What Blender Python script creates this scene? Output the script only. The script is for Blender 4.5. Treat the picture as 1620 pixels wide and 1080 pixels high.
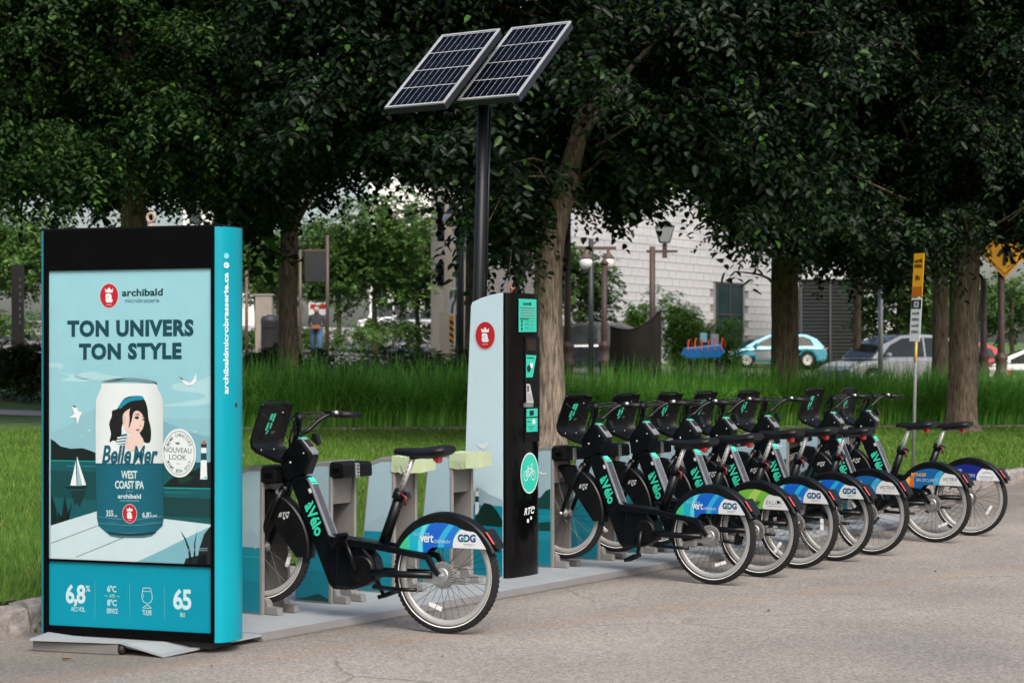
import bpy, math, random
import numpy as np
from mathutils import Vector, Matrix
from mathutils.geometry import tessellate_polygon

for o in list(bpy.data.objects): bpy.data.objects.remove(o)
SC = bpy.context.scene
COL = SC.collection
R = math.radians
random.seed(7); rng = np.random.default_rng(11)

# ---------------------------------------------------------------- camera
EYE = 1.57; FPX = 3150.0; CX = 810.0; CY = 570.0      # eye height, focal length and horizon of the photograph (1620 wide)
cam = bpy.data.cameras.new('camera'); camo = bpy.data.objects.new('camera', cam); COL.objects.link(camo)
camo.location = (0, 0, EYE); camo.rotation_euler = (R(90), 0, 0)
cam.sensor_width = 36; cam.lens = FPX/1620*36; cam.shift_y = 30/1620; cam.clip_start = .1; cam.clip_end = 2000
cam.dof.use_dof = True; cam.dof.focus_distance = 13.5; cam.dof.aperture_fstop = 4.8
SC.camera = camo

# ---------------------------------------------------------------- sky, sun, exposure
SUN_EL, SUN_AZ = 45, 160           # azimuth clockwise from +Y
w = bpy.data.worlds.new('World'); SC.world = w; w.use_nodes = True
wn = w.node_tree; bg = wn.nodes['Background']
sky = wn.nodes.new('ShaderNodeTexSky'); sky.sky_type = 'NISHITA'; sky.sun_disc = False
sky.sun_elevation = R(SUN_EL); sky.sun_rotation = R(SUN_AZ); sky.dust_density = 4.5; sky.air_density = 1.0; sky.ozone_density = .3
wn.links.new(sky.outputs[0], bg.inputs[0]); bg.inputs[1].default_value = .118
sl = bpy.data.lights.new('sun', 'SUN'); sl.energy = 1.5; sl.angle = R(26); sl.color = (1, .97, .93)
so = bpy.data.objects.new('sun', sl); COL.objects.link(so)
sd = Vector((math.sin(R(SUN_AZ))*math.cos(R(SUN_EL)), math.cos(R(SUN_AZ))*math.cos(R(SUN_EL)), math.sin(R(SUN_EL))))
so.rotation_euler = sd.to_track_quat('Z', 'Y').to_euler()
SC.view_settings.view_transform = 'Standard'; SC.view_settings.look = 'None'
SC.view_settings.exposure = .93; SC.view_settings.gamma = 1
SC.render.engine = 'CYCLES'
cy = SC.cycles
cy.use_denoising = True; cy.max_bounces = 6; cy.diffuse_bounces = 3; cy.glossy_bounces = 3; cy.transmission_bounces = 4; cy.transparent_max_bounces = 6
cy.use_adaptive_sampling = True; cy.adaptive_threshold = .02
cy.caustics_reflective = False; cy.caustics_refractive = False

# ---------------------------------------------------------------- frame of the dock row
U = Vector((.552, .834, 0)).normalized()          # along the row, away from the camera
V = Vector((U.y, -U.x, 0))                        # across the row, towards the road
P0 = Vector((-1.4935, 11.9104, 0))
KERB = -.85
def rowpt(a, v, z=0.): return P0 + U*a + V*v + Vector((0, 0, z))
def terrain(x, y):
    d = Vector((x, y, 0)) - P0; n = -(d.dot(V)) + KERB
    if n <= 0: return 0.17
    if n < 20: return .17 + .03*n
    return .77 + .055*(min(n, 75)-20)
def ground(px, py, z=0.):
    D = FPX*(EYE-z)/(py-CY); return Vector(((px-CX)*D/FPX, D, z))
def at(px, py, D): return Vector(((px-CX)*D/FPX, D, EYE-(py-CY)*D/FPX))
def onterr(px, D):
    x = (px-CX)*D/FPX; return Vector((x, D, terrain(x, D)))

# ---------------------------------------------------------------- materials
MATS = {}
def nodes_of(m): m.use_nodes = True; return m.node_tree, m.node_tree.nodes['Principled BSDF']
def mat(name, col, rough=.5, metal=0., var=.12, scale=6., bump=0., bscale=60., coat=0., spec=.5, emit=0., stretch=None):
    if name in MATS: return MATS[name]
    m = bpy.data.materials.new(name); t, b = nodes_of(m); MATS[name] = m
    b.inputs['Roughness'].default_value = rough; b.inputs['Metallic'].default_value = metal
    b.inputs['Coat Weight'].default_value = coat; b.inputs['Coat Roughness'].default_value = .08
    b.inputs['Specular IOR Level'].default_value = spec
    tc = t.nodes.new('ShaderNodeTexCoord'); src = tc.outputs['Object']
    if stretch:
        mp = t.nodes.new('ShaderNodeMapping'); mp.inputs['Scale'].default_value = stretch
        t.links.new(src, mp.inputs[0]); src = mp.outputs[0]
    if var:
        nz = t.nodes.new('ShaderNodeTexNoise'); nz.inputs['Scale'].default_value = scale; nz.inputs['Detail'].default_value = 6
        t.links.new(src, nz.inputs['Vector'])
        cr = t.nodes.new('ShaderNodeValToRGB'); c = np.array(col)
        cr.color_ramp.elements[0].position = .25; cr.color_ramp.elements[1].position = .75
        cr.color_ramp.elements[0].color = (*(c*(1-var)), 1); cr.color_ramp.elements[1].color = (*np.minimum(c*(1+var), 1), 1)
        t.links.new(nz.outputs['Fac'], cr.inputs[0]); t.links.new(cr.outputs[0], b.inputs['Base Color'])
        mr = t.nodes.new('ShaderNodeMapRange'); mr.inputs['To Min'].default_value = max(0, rough-.08); mr.inputs['To Max'].default_value = min(1, rough+.1)
        t.links.new(nz.outputs['Fac'], mr.inputs[0]); t.links.new(mr.outputs[0], b.inputs['Roughness'])
    else: b.inputs['Base Color'].default_value = (*col, 1)
    if bump:
        n2 = t.nodes.new('ShaderNodeTexNoise'); n2.inputs['Scale'].default_value = bscale; n2.inputs['Detail'].default_value = 4
        t.links.new(src, n2.inputs['Vector'])
        bp = t.nodes.new('ShaderNodeBump'); bp.inputs['Strength'].default_value = bump; bp.inputs['Distance'].default_value = .01
        t.links.new(n2.outputs['Fac'], bp.inputs['Height']); t.links.new(bp.outputs[0], b.inputs['Normal'])
    if emit:
        b.inputs['Emission Color'].default_value = (*col, 1); b.inputs['Emission Strength'].default_value = emit
    return m
def s2l(r, g, b):
    f = lambda c: (c/12.92 if c <= .04045 else ((c+.055)/1.055)**2.4)
    return (f(r/255), f(g/255), f(b/255))
def print_mat(name, rough=.35, coat=.0):
    m = bpy.data.materials.new(name); t, b = nodes_of(m)
    a = t.nodes.new('ShaderNodeAttribute'); a.attribute_name = 'Col'
    nz = t.nodes.new('ShaderNodeTexNoise'); nz.inputs['Scale'].default_value = 9; nz.inputs['Detail'].default_value = 5
    mx = t.nodes.new('ShaderNodeMix'); mx.data_type = 'RGBA'; mx.blend_type = 'MULTIPLY'
    cr = t.nodes.new('ShaderNodeValToRGB'); cr.color_ramp.elements[0].color = (.66, .66, .66, 1); cr.color_ramp.elements[1].color = (.76, .76, .76, 1)
    tc = t.nodes.new('ShaderNodeTexCoord'); t.links.new(tc.outputs['Object'], nz.inputs['Vector'])
    t.links.new(nz.outputs['Fac'], cr.inputs[0]); mx.inputs[0].default_value = 1
    t.links.new(a.outputs['Color'], mx.inputs[6]); t.links.new(cr.outputs[0], mx.inputs[7]); t.links.new(mx.outputs[2], b.inputs['Base Color'])
    b.inputs['Roughness'].default_value = rough; b.inputs['Coat Weight'].default_value = coat; b.inputs['Coat Roughness'].default_value = .05
    MATS[name] = m; return m

# ---------------------------------------------------------------- mesh helpers
def tag(o, label=None, cat=None, group=None, kind=None):
    if label: o['label'] = label
    if cat: o['category'] = cat
    if group: o['group'] = group
    if kind: o['kind'] = kind
    return o
def empty(name, loc=(0, 0, 0), rz=0., **k):
    o = bpy.data.objects.new(name, None); COL.objects.link(o); o.location = loc; o.rotation_euler = (0, 0, rz)
    o.empty_display_size = .1
    return tag(o, **k)
def link(name, me, parent=None):
    o = bpy.data.objects.new(name, me); COL.objects.link(o); o.parent = parent; return o
YFLIP = [False]
class MB:
    def __init__(s): s.v = []; s.f = []; s.c = []; s.sm = []; s.flip = YFLIP[0]
    def add(s, vs, fs, col=None, smooth=False):
        b = len(s.v); s.v += [tuple(p) for p in vs]; s.f += [tuple(i+b for i in f) for f in fs]
        s.c += [col]*len(fs); s.sm += [smooth]*len(fs); return s
    def box(s, c, size, M=None, smooth=False):
        c = Vector(c); hx, hy, hz = [q/2 for q in size]
        vs = [Vector((x, y, z)) for x in (-hx, hx) for y in (-hy, hy) for z in (-hz, hz)]
        vs = [(M @ p if M else p)+c for p in vs]
        return s.add(vs, [(0, 1, 3, 2), (4, 6, 7, 5), (0, 4, 5, 1), (2, 3, 7, 6), (0, 2, 6, 4), (1, 5, 7, 3)])
    def prism(s, poly, y0, y1, bev=0., axes='xz', smooth=False):
        """outline (x,z) extruded from y0 to y1; bev = edge rounding"""
        n = len(poly); P = [Vector((p[0], p[1])) for p in poly]
        if sum(P[i].x*P[(i+1) % n].y-P[(i+1) % n].x*P[i].y for i in range(n)) < 0: P = P[::-1]
        def inset(d):
            out = []
            for i in range(n):
                a, b, c = P[i-1], P[i], P[(i+1) % n]
                e1 = (b-a).normalized(); e2 = (c-b).normalized()
                n1 = Vector((-e1.y, e1.x)); n2 = Vector((-e2.y, e2.x)); k = n1+n2
                out.append(b + k*(d/max(.35, 1+n1.dot(n2))))
            return out
        rings = [(P, y0), (P, y1)] if not bev else [(inset(bev), y0), (inset(bev*.3), y0+bev*.3), (P, y0+bev), (P, y1-bev), (inset(bev*.3), y1-bev*.3), (inset(bev), y1)]
        vs = []
        for q, y in rings: vs += [(p.x, y, p.y) for p in q]
        if axes == 'xy': vs = [(a, c, b) for a, b, c in vs]
        fs = []
        for k in range(len(rings)-1):
            for i in range(n):
                j = (i+1) % n; fs.append((k*n+i, k*n+j, (k+1)*n+j, (k+1)*n+i))
        tri = tessellate_polygon([[Vector((p.x, p.y, 0)) for p in rings[0][0]]])
        last = (len(rings)-1)*n
        for t in tri: fs.append(tuple(t)); fs.append(tuple(last+i for i in t[::-1]))
        return s.add(vs, fs, smooth=smooth)
    def tube(s, pts, r, sides=8, caps=True, squash=None):
        pts = [Vector(p) for p in pts]; n = len(pts); rr = r if isinstance(r, (list, tuple)) else [r]*n
        t0 = (pts[1]-pts[0]).normalized(); up = Vector((0, 0, 1)) if abs(t0.z) < .9 else Vector((1, 0, 0))
        N = t0.cross(up).normalized(); vs = []; pt = t0
        for i in range(n):
            t = (pts[min(i+1, n-1)]-pts[max(i-1, 0)]).normalized()
            N = (N - t*N.dot(t)).normalized(); B = t.cross(N)
            for k in range(sides):
                a = 2*math.pi*k/sides
                vs.append(pts[i]+(N*math.cos(a)+B*math.sin(a)*(squash or 1))*rr[i])
        fs = [(i*sides+k, i*sides+(k+1) % sides, (i+1)*sides+(k+1) % sides, (i+1)*sides+k) for i in range(n-1) for k in range(sides)]
        if caps: fs += [tuple(range(sides))[::-1], tuple((n-1)*sides+k for k in range(sides))]
        return s.add(vs, fs, smooth=sides > 5)
    def lathe(s, prof, c=(0, 0, 0), axis='z', seg=24, closed=False, smooth=True, arc=None):
        """profile (radius, height) turned about an axis through c"""
        c = Vector(c); vs = []; m = len(prof); full = arc is None
        a0, a1 = (0, 2*math.pi) if full else arc; cnt = seg if full else seg+1
        for i in range(cnt):
            a = a0+(a1-a0)*i/seg; ca, sa = math.cos(a), math.sin(a)
            for r, h in prof:
                p = {'z': (r*ca, r*sa, h), 'y': (r*ca, h, r*sa), 'x': (h, r*ca, r*sa)}[axis]
                vs.append(c+Vector(p))
        fs = []
        for i in range(seg):
            j = (i+1) % cnt
            for k in range(m if closed else m-1):
                l = (k+1) % m; q = (i*m+k, j*m+k, j*m+l, i*m+l)
                fs.append(q if axis != 'y' else q[::-1])
        if not full and closed: fs += [tuple(range(m)), tuple((cnt-1)*m+k for k in range(m))[::-1]]
        return s.add(vs, fs, smooth=smooth)
    def ball(s, c, r, seg=14, rings=8, M=None):
        r = Vector(r) if not isinstance(r, (int, float)) else Vector((r, r, r)); c = Vector(c)
        vs = []; 
        for i in range(rings+1):
            th = math.pi*i/rings
            for k in range(seg):
                a = 2*math.pi*k/seg; p = Vector((r.x*math.sin(th)*math.cos(a), r.y*math.sin(th)*math.sin(a), r.z*math.cos(th)))
                vs.append((M @ p if M else p)+c)
        fs = [(i*seg+k, (i+1)*seg+k, (i+1)*seg+(k+1) % seg, i*seg+(k+1) % seg) for i in range(rings) for k in range(seg)]
        return s.add(vs, fs, smooth=True)
    def sheet(s, grid, smooth=True, flip=False):
        m = len(grid); n = len(grid[0])
        vs = [p for row in grid for p in row]
        fs = [(i*n+j, i*n+j+1, (i+1)*n+j+1, (i+1)*n+j) for i in range(m-1) for j in range(n-1)]
        if flip: fs = [f[::-1] for f in fs]
        return s.add(vs, fs, smooth=smooth)
    def mesh(s, name, m=None):
        if s.flip:      # builders that face the near side are written with y towards the viewer
            s.v = [(p[0], -p[1], p[2]) for p in s.v]; s.f = [f[::-1] for f in s.f]
            s.c = [(c[::-1] if c is not None and isinstance(c[0], (tuple, list)) else c) for c in s.c]; s.flip = False
        me = bpy.data.meshes.new(name); me.from_pydata([tuple(p) for p in s.v], [], s.f)
        if any(s.sm): me.polygons.foreach_set('use_smooth', s.sm)
        if any(c is not None for c in s.c):
            at_ = me.color_attributes.new('Col', 'FLOAT_COLOR', 'CORNER'); buf = []
            for c, f in zip(s.c, s.f):
                if c is None: c = (1, 1, 1)
                for k in range(len(f)):
                    q = c[k] if isinstance(c[0], (tuple, list)) else c
                    buf += [q[0], q[1], q[2], 1.]
            at_.data.foreach_set('color', buf)
        if m: me.materials.append(m)
        me.update(); return me
    def build(s, name, m, parent=None): return link(name, s.mesh(name, m), parent)
def numesh(name, verts, faces_flat, per, m, smooth=False):
    """big meshes from numpy: faces_flat = flat index list, per = verts per face"""
    me = bpy.data.meshes.new(name); nv = len(verts); nf = np.asarray(faces_flat).size//per
    me.vertices.add(nv); me.vertices.foreach_set('co', np.ascontiguousarray(verts, dtype=np.float32).ravel())
    me.loops.add(nf*per); me.loops.foreach_set('vertex_index', np.ascontiguousarray(faces_flat, dtype=np.int32).ravel())
    me.polygons.add(nf); me.polygons.foreach_set('loop_start', np.arange(0, nf*per, per, dtype=np.int32))
    me.polygons.foreach_set('loop_total', np.full(nf, per, dtype=np.int32))
    if smooth: me.polygons.foreach_set('use_smooth', np.ones(nf, dtype=bool))
    if m: me.materials.append(m)
    me.update(calc_edges=True); me.validate(); return me
def spline(pts, k=4, closed=False):
    P = [Vector(p) for p in pts]; n = len(P); out = []
    rngi = range(n) if closed else range(n-1)
    for i in rngi:
        a = P[i-1] if (closed or i > 0) else P[0]; b = P[i]; c = P[(i+1) % n]; d = P[(i+2) % n] if (closed or i+2 < n) else P[-1]
        for j in range(k):
            t = j/k; out.append(.5*((2*b)+(c-a)*t+(2*a-5*b+4*c-d)*t*t+(3*b-a-3*c+d)*t**3))
    if not closed: out.append(P[-1])
    return out

# ---------------------------------------------------------------- flat print on a plane
TXT = {}
def text2d(body, bold=0., shear=0., space=1.):
    k = (body, bold, shear, space)
    if k in TXT: return TXT[k]
    cu = bpy.data.curves.new('t', 'FONT'); cu.body = body; cu.size = 1; cu.offset = bold; cu.shear = shear; cu.space_character = space; cu.resolution_u = 3
    ob = bpy.data.objects.new('t', cu); COL.objects.link(ob)
    bpy.context.view_layer.update()
    me = bpy.data.meshes.new_from_object(ob.evaluated_get(bpy.context.evaluated_depsgraph_get()))
    vs = np.array([v.co[:2] for v in me.vertices]); fs = [tuple(p.vertices) for p in me.polygons]
    bpy.data.objects.remove(ob); bpy.data.curves.remove(cu); bpy.data.meshes.remove(me)
    lo = vs.min(0); hi = vs.max(0); vs = (vs-lo)/(hi-lo); asp = (hi-lo)[0]/(hi-lo)[1]
    TXT[k] = (vs, fs, asp); return TXT[k]
class Print:
    """coloured shapes on a plane: origin O, axes ex (right) and ez (up), raised along the normal in thin layers"""
    def __init__(s, O, ex, ez, step=.0007, base=.0015, conv=None):
        s.O, s.ex, s.ez = Vector(O), Vector(ex), Vector(ez); s.n = s.ex.cross(s.ez).normalized(); s.step = step; s.base = base
        s.mb = MB(); s.conv = conv; s.lay = 0
    def P(s, p, lay): 
        return s.O+s.ex*p[0]+s.ez*p[1]+s.n*(s.base+s.step*lay)
    def loc(s, p): return s.conv(*p) if s.conv else p
    def poly(s, pts, col, lay, sm=0, raw=False):
        q = [p if raw else s.loc(p) for p in pts]
        if sm: q = [(p.x, p.y) for p in spline([(a, b, 0) for a, b in q], sm, True)]
        tri = tessellate_polygon([[Vector((a, b, 0)) for a, b in q]])
        area = lambda t: (q[t[1]][0]-q[t[0]][0])*(q[t[2]][1]-q[t[0]][1])-(q[t[2]][0]-q[t[0]][0])*(q[t[1]][1]-q[t[0]][1])
        tri = [t if area(t) > 0 else t[::-1] for t in tri]
        cc = col
        fc = [tuple(col(q[i]) for i in t) for t in tri] if callable(col) else None
        b = len(s.mb.v); s.mb.v += [tuple(s.P(p, lay)) for p in q]
        for i, t in enumerate(tri):
            s.mb.f.append(tuple(k+b for k in t)); s.mb.c.append(fc[i] if fc else cc); s.mb.sm.append(False)
    def disc(s, c, rx, col, lay, ry=None, n=28, raw=False, tilt=0.):
        c = c if raw else s.loc(c); ry = ry or rx
        s.poly([(c[0]+rx*math.cos(2*math.pi*i/n), c[1]+ry*math.sin(2*math.pi*i/n)) for i in range(n)], col, lay, raw=True)
    def ring(s, c, r, wd, col, lay, n=28, ry=1.):
        c = s.loc(c)
        for i in range(n):
            a, b = 2*math.pi*i/n, 2*math.pi*(i+1)/n
            s.poly([(c[0]+q*math.cos(t), c[1]+q*ry*math.sin(t)) for q, t in ((r-wd, a), (r, a), (r, b), (r-wd, b))], col, lay, raw=True)
    def line(s, pts, wd, col, lay):
        q = [Vector(s.loc(p)) for p in pts]
        for a, b in zip(q, q[1:]):
            d = (b-a).normalized(); nn = Vector((-d.y, d.x))*wd/2
            s.poly([a-nn, b-nn, b+nn, a+nn], col, lay, raw=True)
    def text(s, body, bl, br, h, col, lay, bold=.02, shear=0., space=1., up=None):
        """text whose box runs from bl to br (bottom corners, in conv coordinates); h = height in conv units or None for the natural one"""
        vs, fs, asp = text2d(body, bold, shear, space)
        a = Vector(s.loc(bl)); b = Vector(s.loc(br)); e = b-a
        if up is not None: t = Vector(s.loc(up))-a
        elif h is None: t = Vector((-e.y, e.x))/asp
        else: t = Vector(s.loc((bl[0], bl[1]-h)))-a
        base = len(s.mb.v)
        for x, y in vs: s.mb.v.append(tuple(s.P(a+e*x+t*y, lay)))
        for f in fs: s.mb.f.append(tuple(i+base for i in f)); s.mb.c.append(col); s.mb.sm.append(False)
    def smudge(s, bl, br, h, col, lay, n=5):
        """a line of print too small to read: a row of unequal dashes"""
        a, b = Vector(s.loc(bl)), Vector(s.loc(br)); e = b-a; t = Vector((-e.y, e.x)).normalized()*h; x = 0.; r = random.Random(n)
        while x < .97:
            wd = min(.97-x, r.uniform(.55, 1.2)/n); k = r.uniform(.7, 1)
            s.poly([a+e*x, a+e*(x+wd), a+e*(x+wd)+t*k, a+e*x+t*k], col, lay, raw=True); x += wd+.16/n
    def arctext(s, body, c, r, a0, a1, h, col, lay, bold=.02, flip=False, ry=1.):
        c = s.loc(c); n = len(body)
        for i, ch in enumerate(body):
            if ch == ' ': continue
            a = a0+(a1-a0)*(i+.5)/n; 
            vs, fs, asp = text2d(ch, bold); wd = min(h*asp, h*.7)
            rad = Vector((math.cos(a), math.sin(a))); tan = Vector((math.sin(a), -math.cos(a)))
            if flip: rad, tan = -rad, -tan
            o = Vector(c)+Vector((math.cos(a)*r, math.sin(a)*r*ry)); base = len(s.mb.v)
            for x, y in vs:
                p = o+tan*(x-.5)*wd+rad*(y-.5)*h; s.mb.v.append(tuple(s.P(p, lay)))
            for f in fs: s.mb.f.append(tuple(k+base for k in f)); s.mb.c.append(col); s.mb.sm.append(False)
    def build(s, name, m, parent): 
        o = s.mb.build(name, m, parent); s.mb = MB(); return o
def plane_conv(O, ex, ez, zx=1., zy=None, ox=0., oy=0., world=True):
    """photo pixel (through a zoom of scale zx at ox,oy) -> coordinates on a plane in the world"""
    n = ex.cross(ez)
    def f(x, y):
        px = ox+x/zx; py = oy+y/(zy or zx)
        r = Vector(((px-CX)/FPX, 1, -(py-CY)/FPX)); E = Vector((0, 0, EYE))
        k = (O-E).dot(n)/r.dot(n); P = E+r*k-O
        return (P.dot(ex), P.dot(ez))
    return f
def copy_tree(o, parent=None):
    c = o.copy(); COL.objects.link(c); c.parent = parent
    for ch in list(o.children): copy_tree(ch, c)
    return c
PRINT = print_mat('print', .3, .25)
# ================================================================ ground, road, kerb
def road_mat():
    m = bpy.data.materials.new('worn_asphalt'); t, b = nodes_of(m); L = t.links.new; N = t.nodes.new
    tc = N('ShaderNodeTexCoord'); P = tc.outputs['Object']
    fine = N('ShaderNodeTexVoronoi'); fine.inputs['Scale'].default_value = 80; L(P, fine.inputs['Vector'])
    nz = N('ShaderNodeTexNoise'); nz.inputs['Scale'].default_value = 34; nz.inputs['Detail'].default_value = 8; nz.inputs['Roughness'].default_value = .75; L(P, nz.inputs['Vector'])
    big = N('ShaderNodeTexNoise'); big.inputs['Scale'].default_value = .7; big.inputs['Detail'].default_value = 5; L(P, big.inputs['Vector'])
    gr = N('ShaderNodeValToRGB'); e = gr.color_ramp.elements; e[0].position = 0; e[0].color = (.078, .072, .062, 1); e[1].position = 1; e[1].color = (.50, .462, .408, 1)
    k = gr.color_ramp.elements.new(.5); k.color = (.258, .237, .210, 1)
    sep = N('ShaderNodeSeparateColor'); L(fine.outputs['Color'], sep.inputs[0])
    mix1 = N('ShaderNodeMix'); mix1.data_type = 'FLOAT'; mix1.inputs[0].default_value = .55; L(sep.outputs[0], mix1.inputs[2]); L(nz.outputs['Fac'], mix1.inputs[3]); L(mix1.outputs[0], gr.inputs[0])
    br = N('ShaderNodeValToRGB'); br.color_ramp.elements[0].position = .3; br.color_ramp.elements[0].color = (.72, .72, .73, 1); br.color_ramp.elements[1].position = .7; br.color_ramp.elements[1].color = (1.06, 1.05, 1.03, 1)
    L(big.outputs['Fac'], br.inputs[0])
    mul = N('ShaderNodeMix'); mul.data_type = 'RGBA'; mul.blend_type = 'MULTIPLY'; mul.inputs[0].default_value = 1; L(gr.outputs[0], mul.inputs[6]); L(br.outputs[0], mul.inputs[7])
    # sandy drift along the gutter line: a band about one straight line on the road, broken up by noise
    A = ground(480, 1030); B = ground(1560, 905); d = (B-A).normalized(); nrm = Vector((-d.y, d.x, 0))
    dot = N('ShaderNodeVectorMath'); dot.operation = 'DOT_PRODUCT'; L(P, dot.inputs[0]); dot.inputs[1].default_value = nrm
    wob = N('ShaderNodeTexNoise'); wob.inputs['Scale'].default_value = 1.3; wob.inputs['Detail'].default_value = 6; L(P, wob.inputs['Vector'])
    off = N('ShaderNodeMath'); off.operation = 'SUBTRACT'; L(dot.outputs['Value'], off.inputs[0]); off.inputs[1].default_value = A.dot(nrm)
    wo = N('ShaderNodeMath'); wo.operation = 'MULTIPLY_ADD'; L(wob.outputs['Fac'], wo.inputs[0]); wo.inputs[1].default_value = .5; L(off.outputs[0], wo.inputs[2])
    sb = N('ShaderNodeMath'); sb.operation = 'SUBTRACT'; L(wo.outputs[0], sb.inputs[0]); sb.inputs[1].default_value = .25
    ab = N('ShaderNodeMath'); ab.operation = 'ABSOLUTE'; L(sb.outputs[0], ab.inputs[0])
    mr = N('ShaderNodeMapRange'); mr.inputs['From Min'].default_value = .02; mr.inputs['From Max'].default_value = .22; mr.inputs['To Min'].default_value = .42; mr.inputs['To Max'].default_value = 0; L(ab.outputs[0], mr.inputs[0])
    mm = N('ShaderNodeMath'); mm.operation = 'MULTIPLY'; L(mr.outputs[0], mm.inputs[0]); L(nz.outputs['Fac'], mm.inputs[1])
    sand = N('ShaderNodeMix'); sand.data_type = 'RGBA'; L(mm.outputs[0], sand.inputs[0]); L(mul.outputs[2], sand.inputs[6]); sand.inputs[7].default_value = (.30, .185, .10, 1)
    # grime washed up against the edge of the dock plates, and a few hairline cracks
    dv = N('ShaderNodeVectorMath'); dv.operation = 'DOT_PRODUCT'; L(P, dv.inputs[0]); dv.inputs[1].default_value = V
    d2 = N('ShaderNodeMath'); d2.operation = 'SUBTRACT'; L(dv.outputs['Value'], d2.inputs[0]); d2.inputs[1].default_value = P0.dot(V)+.53
    g1 = N('ShaderNodeMapRange'); g1.inputs['From Min'].default_value = .0; g1.inputs['From Max'].default_value = .30; g1.inputs['To Min'].default_value = .75; g1.inputs['To Max'].default_value = 0; L(d2.outputs[0], g1.inputs[0])
    g2 = N('ShaderNodeMath'); g2.operation = 'MULTIPLY'; L(g1.outputs[0], g2.inputs[0]); L(wob.outputs['Fac'], g2.inputs[1])
    gm = N('ShaderNodeMix'); gm.data_type = 'RGBA'; L(g2.outputs[0], gm.inputs[0]); L(sand.outputs[2], gm.inputs[6]); gm.inputs[7].default_value = (.07, .06, .05, 1)
    wv = N('ShaderNodeMix'); wv.data_type = 'VECTOR'; wv.inputs[0].default_value = .25; L(P, wv.inputs[4]); L(wob.outputs['Color'], wv.inputs[5])
    ck = N('ShaderNodeTexVoronoi'); ck.feature = 'DISTANCE_TO_EDGE'; ck.inputs['Scale'].default_value = .55; L(wv.outputs[1], ck.inputs['Vector'])
    c1 = N('ShaderNodeMapRange'); c1.inputs['From Min'].default_value = .0; c1.inputs['From Max'].default_value = .006; c1.inputs['To Min'].default_value = .65; c1.inputs['To Max'].default_value = 0; L(ck.outputs['Distance'], c1.inputs[0])
    c2 = N('ShaderNodeMapRange'); c2.inputs['From Min'].default_value = .5; c2.inputs['From Max'].default_value = .62; L(big.outputs['Fac'], c2.inputs[0])
    c3 = N('ShaderNodeMath'); c3.operation = 'MULTIPLY'; L(c1.outputs[0], c3.inputs[0]); L(c2.outputs[0], c3.inputs[1])
    cm = N('ShaderNodeMix'); cm.data_type = 'RGBA'; L(c3.outputs[0], cm.inputs[0]); L(gm.outputs[2], cm.inputs[6]); cm.inputs[7].default_value = (.05, .046, .042, 1)
    L(cm.outputs[2], b.inputs['Base Color']); b.inputs['Roughness'].default_value = .85; b.inputs['Specular IOR Level'].default_value = .3
    bp = N('ShaderNodeBump'); bp.inputs['Strength'].default_value = .5; bp.inputs['Distance'].default_value = .004; L(mix1.outputs[0], bp.inputs['Height']); L(bp.outputs[0], b.inputs['Normal'])
    return m
M_road = road_mat()
mb = MB()
c0, c1 = rowpt(-80, KERB-.05), rowpt(140, KERB-.05)
mb.add([c0, c1, c1+V*120, c0+V*120], [(3, 2, 1, 0)])
tag(mb.build('road', M_road), kind='structure', label='light worn asphalt road in front of the dock row')

M_grass = mat('lawn_soil', (.05, .11, .016), .9, var=.5, scale=2.5, bump=.6, bscale=40)
M_pave = mat('pale_pavement', (.36, .33, .31), .85, var=.12, scale=1.5, bump=.2)
M_street = mat('street_asphalt', (.17, .16, .155), .85, var=.12, scale=1.)
M_granite = mat('granite', (.22, .20, .185), .85, var=.5, scale=18, bump=1., bscale=30)
M_white = mat('white_paint', (.75, .76, .77), .4, var=.05)
def terr_sheet(name, xs, ys, dz, m, **k):
    g = [[Vector((x, y, terrain(x, y)+dz)) for x in xs] for y in ys]
    return tag(MB().sheet(g).build(name, m), kind='structure', **k)
# terrain behind the kerb, in row coordinates so that its edge follows the kerb
As = np.concatenate([np.linspace(-60, -6, 10), np.linspace(-4, 40, 45), np.linspace(45, 300, 20)])
Ns = np.concatenate([[.16], np.linspace(.5, 24, 36), np.linspace(26, 300, 30)])
g = []
for n in Ns:
    row = []
    for a in As:
        p = rowpt(a, KERB-n); row.append(Vector((p.x, p.y, terrain(p.x, p.y))))
    g.append(row)
tag(MB().sheet(g, flip=False).build('lawn_ground', M_grass), kind='structure', label='sloping lawn behind the kerb')
terr_sheet('street', np.linspace(-40, 60, 41), np.linspace(54, 79, 12), .012, M_street, label='street behind the grass bed')
terr_sheet('pavement', np.linspace(-40, 2, 22), np.linspace(84, 150, 14), .012, M_pave, label='pale pavement across the street')
def pave_strip(name, pts, wd, dz, m, label):
    pts = spline(pts, 6); g = []
    for i, p in enumerate(pts):
        d = (pts[min(i+1, len(pts)-1)]-pts[max(i-1, 0)]).normalized(); nn = Vector((-d.y, d.x, 0))
        row = []
        for s in (-.5, .5):
            q = p+nn*wd*s; row.append(Vector((q.x, q.y, terrain(q.x, q.y)+dz)))
        g.append(row)
    return tag(MB().sheet(g).build(name, m), kind='structure', label=label)
pave_strip('footpath', [(-26, 41, 0), (-14, 35.6, 0), (-5.5, 33.2, 0), (-3.6, 36, 0), (-3.2, 44, 0)], 1.6, .014, M_pave, 'pale footpath at the left end of the grass bed')

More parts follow.
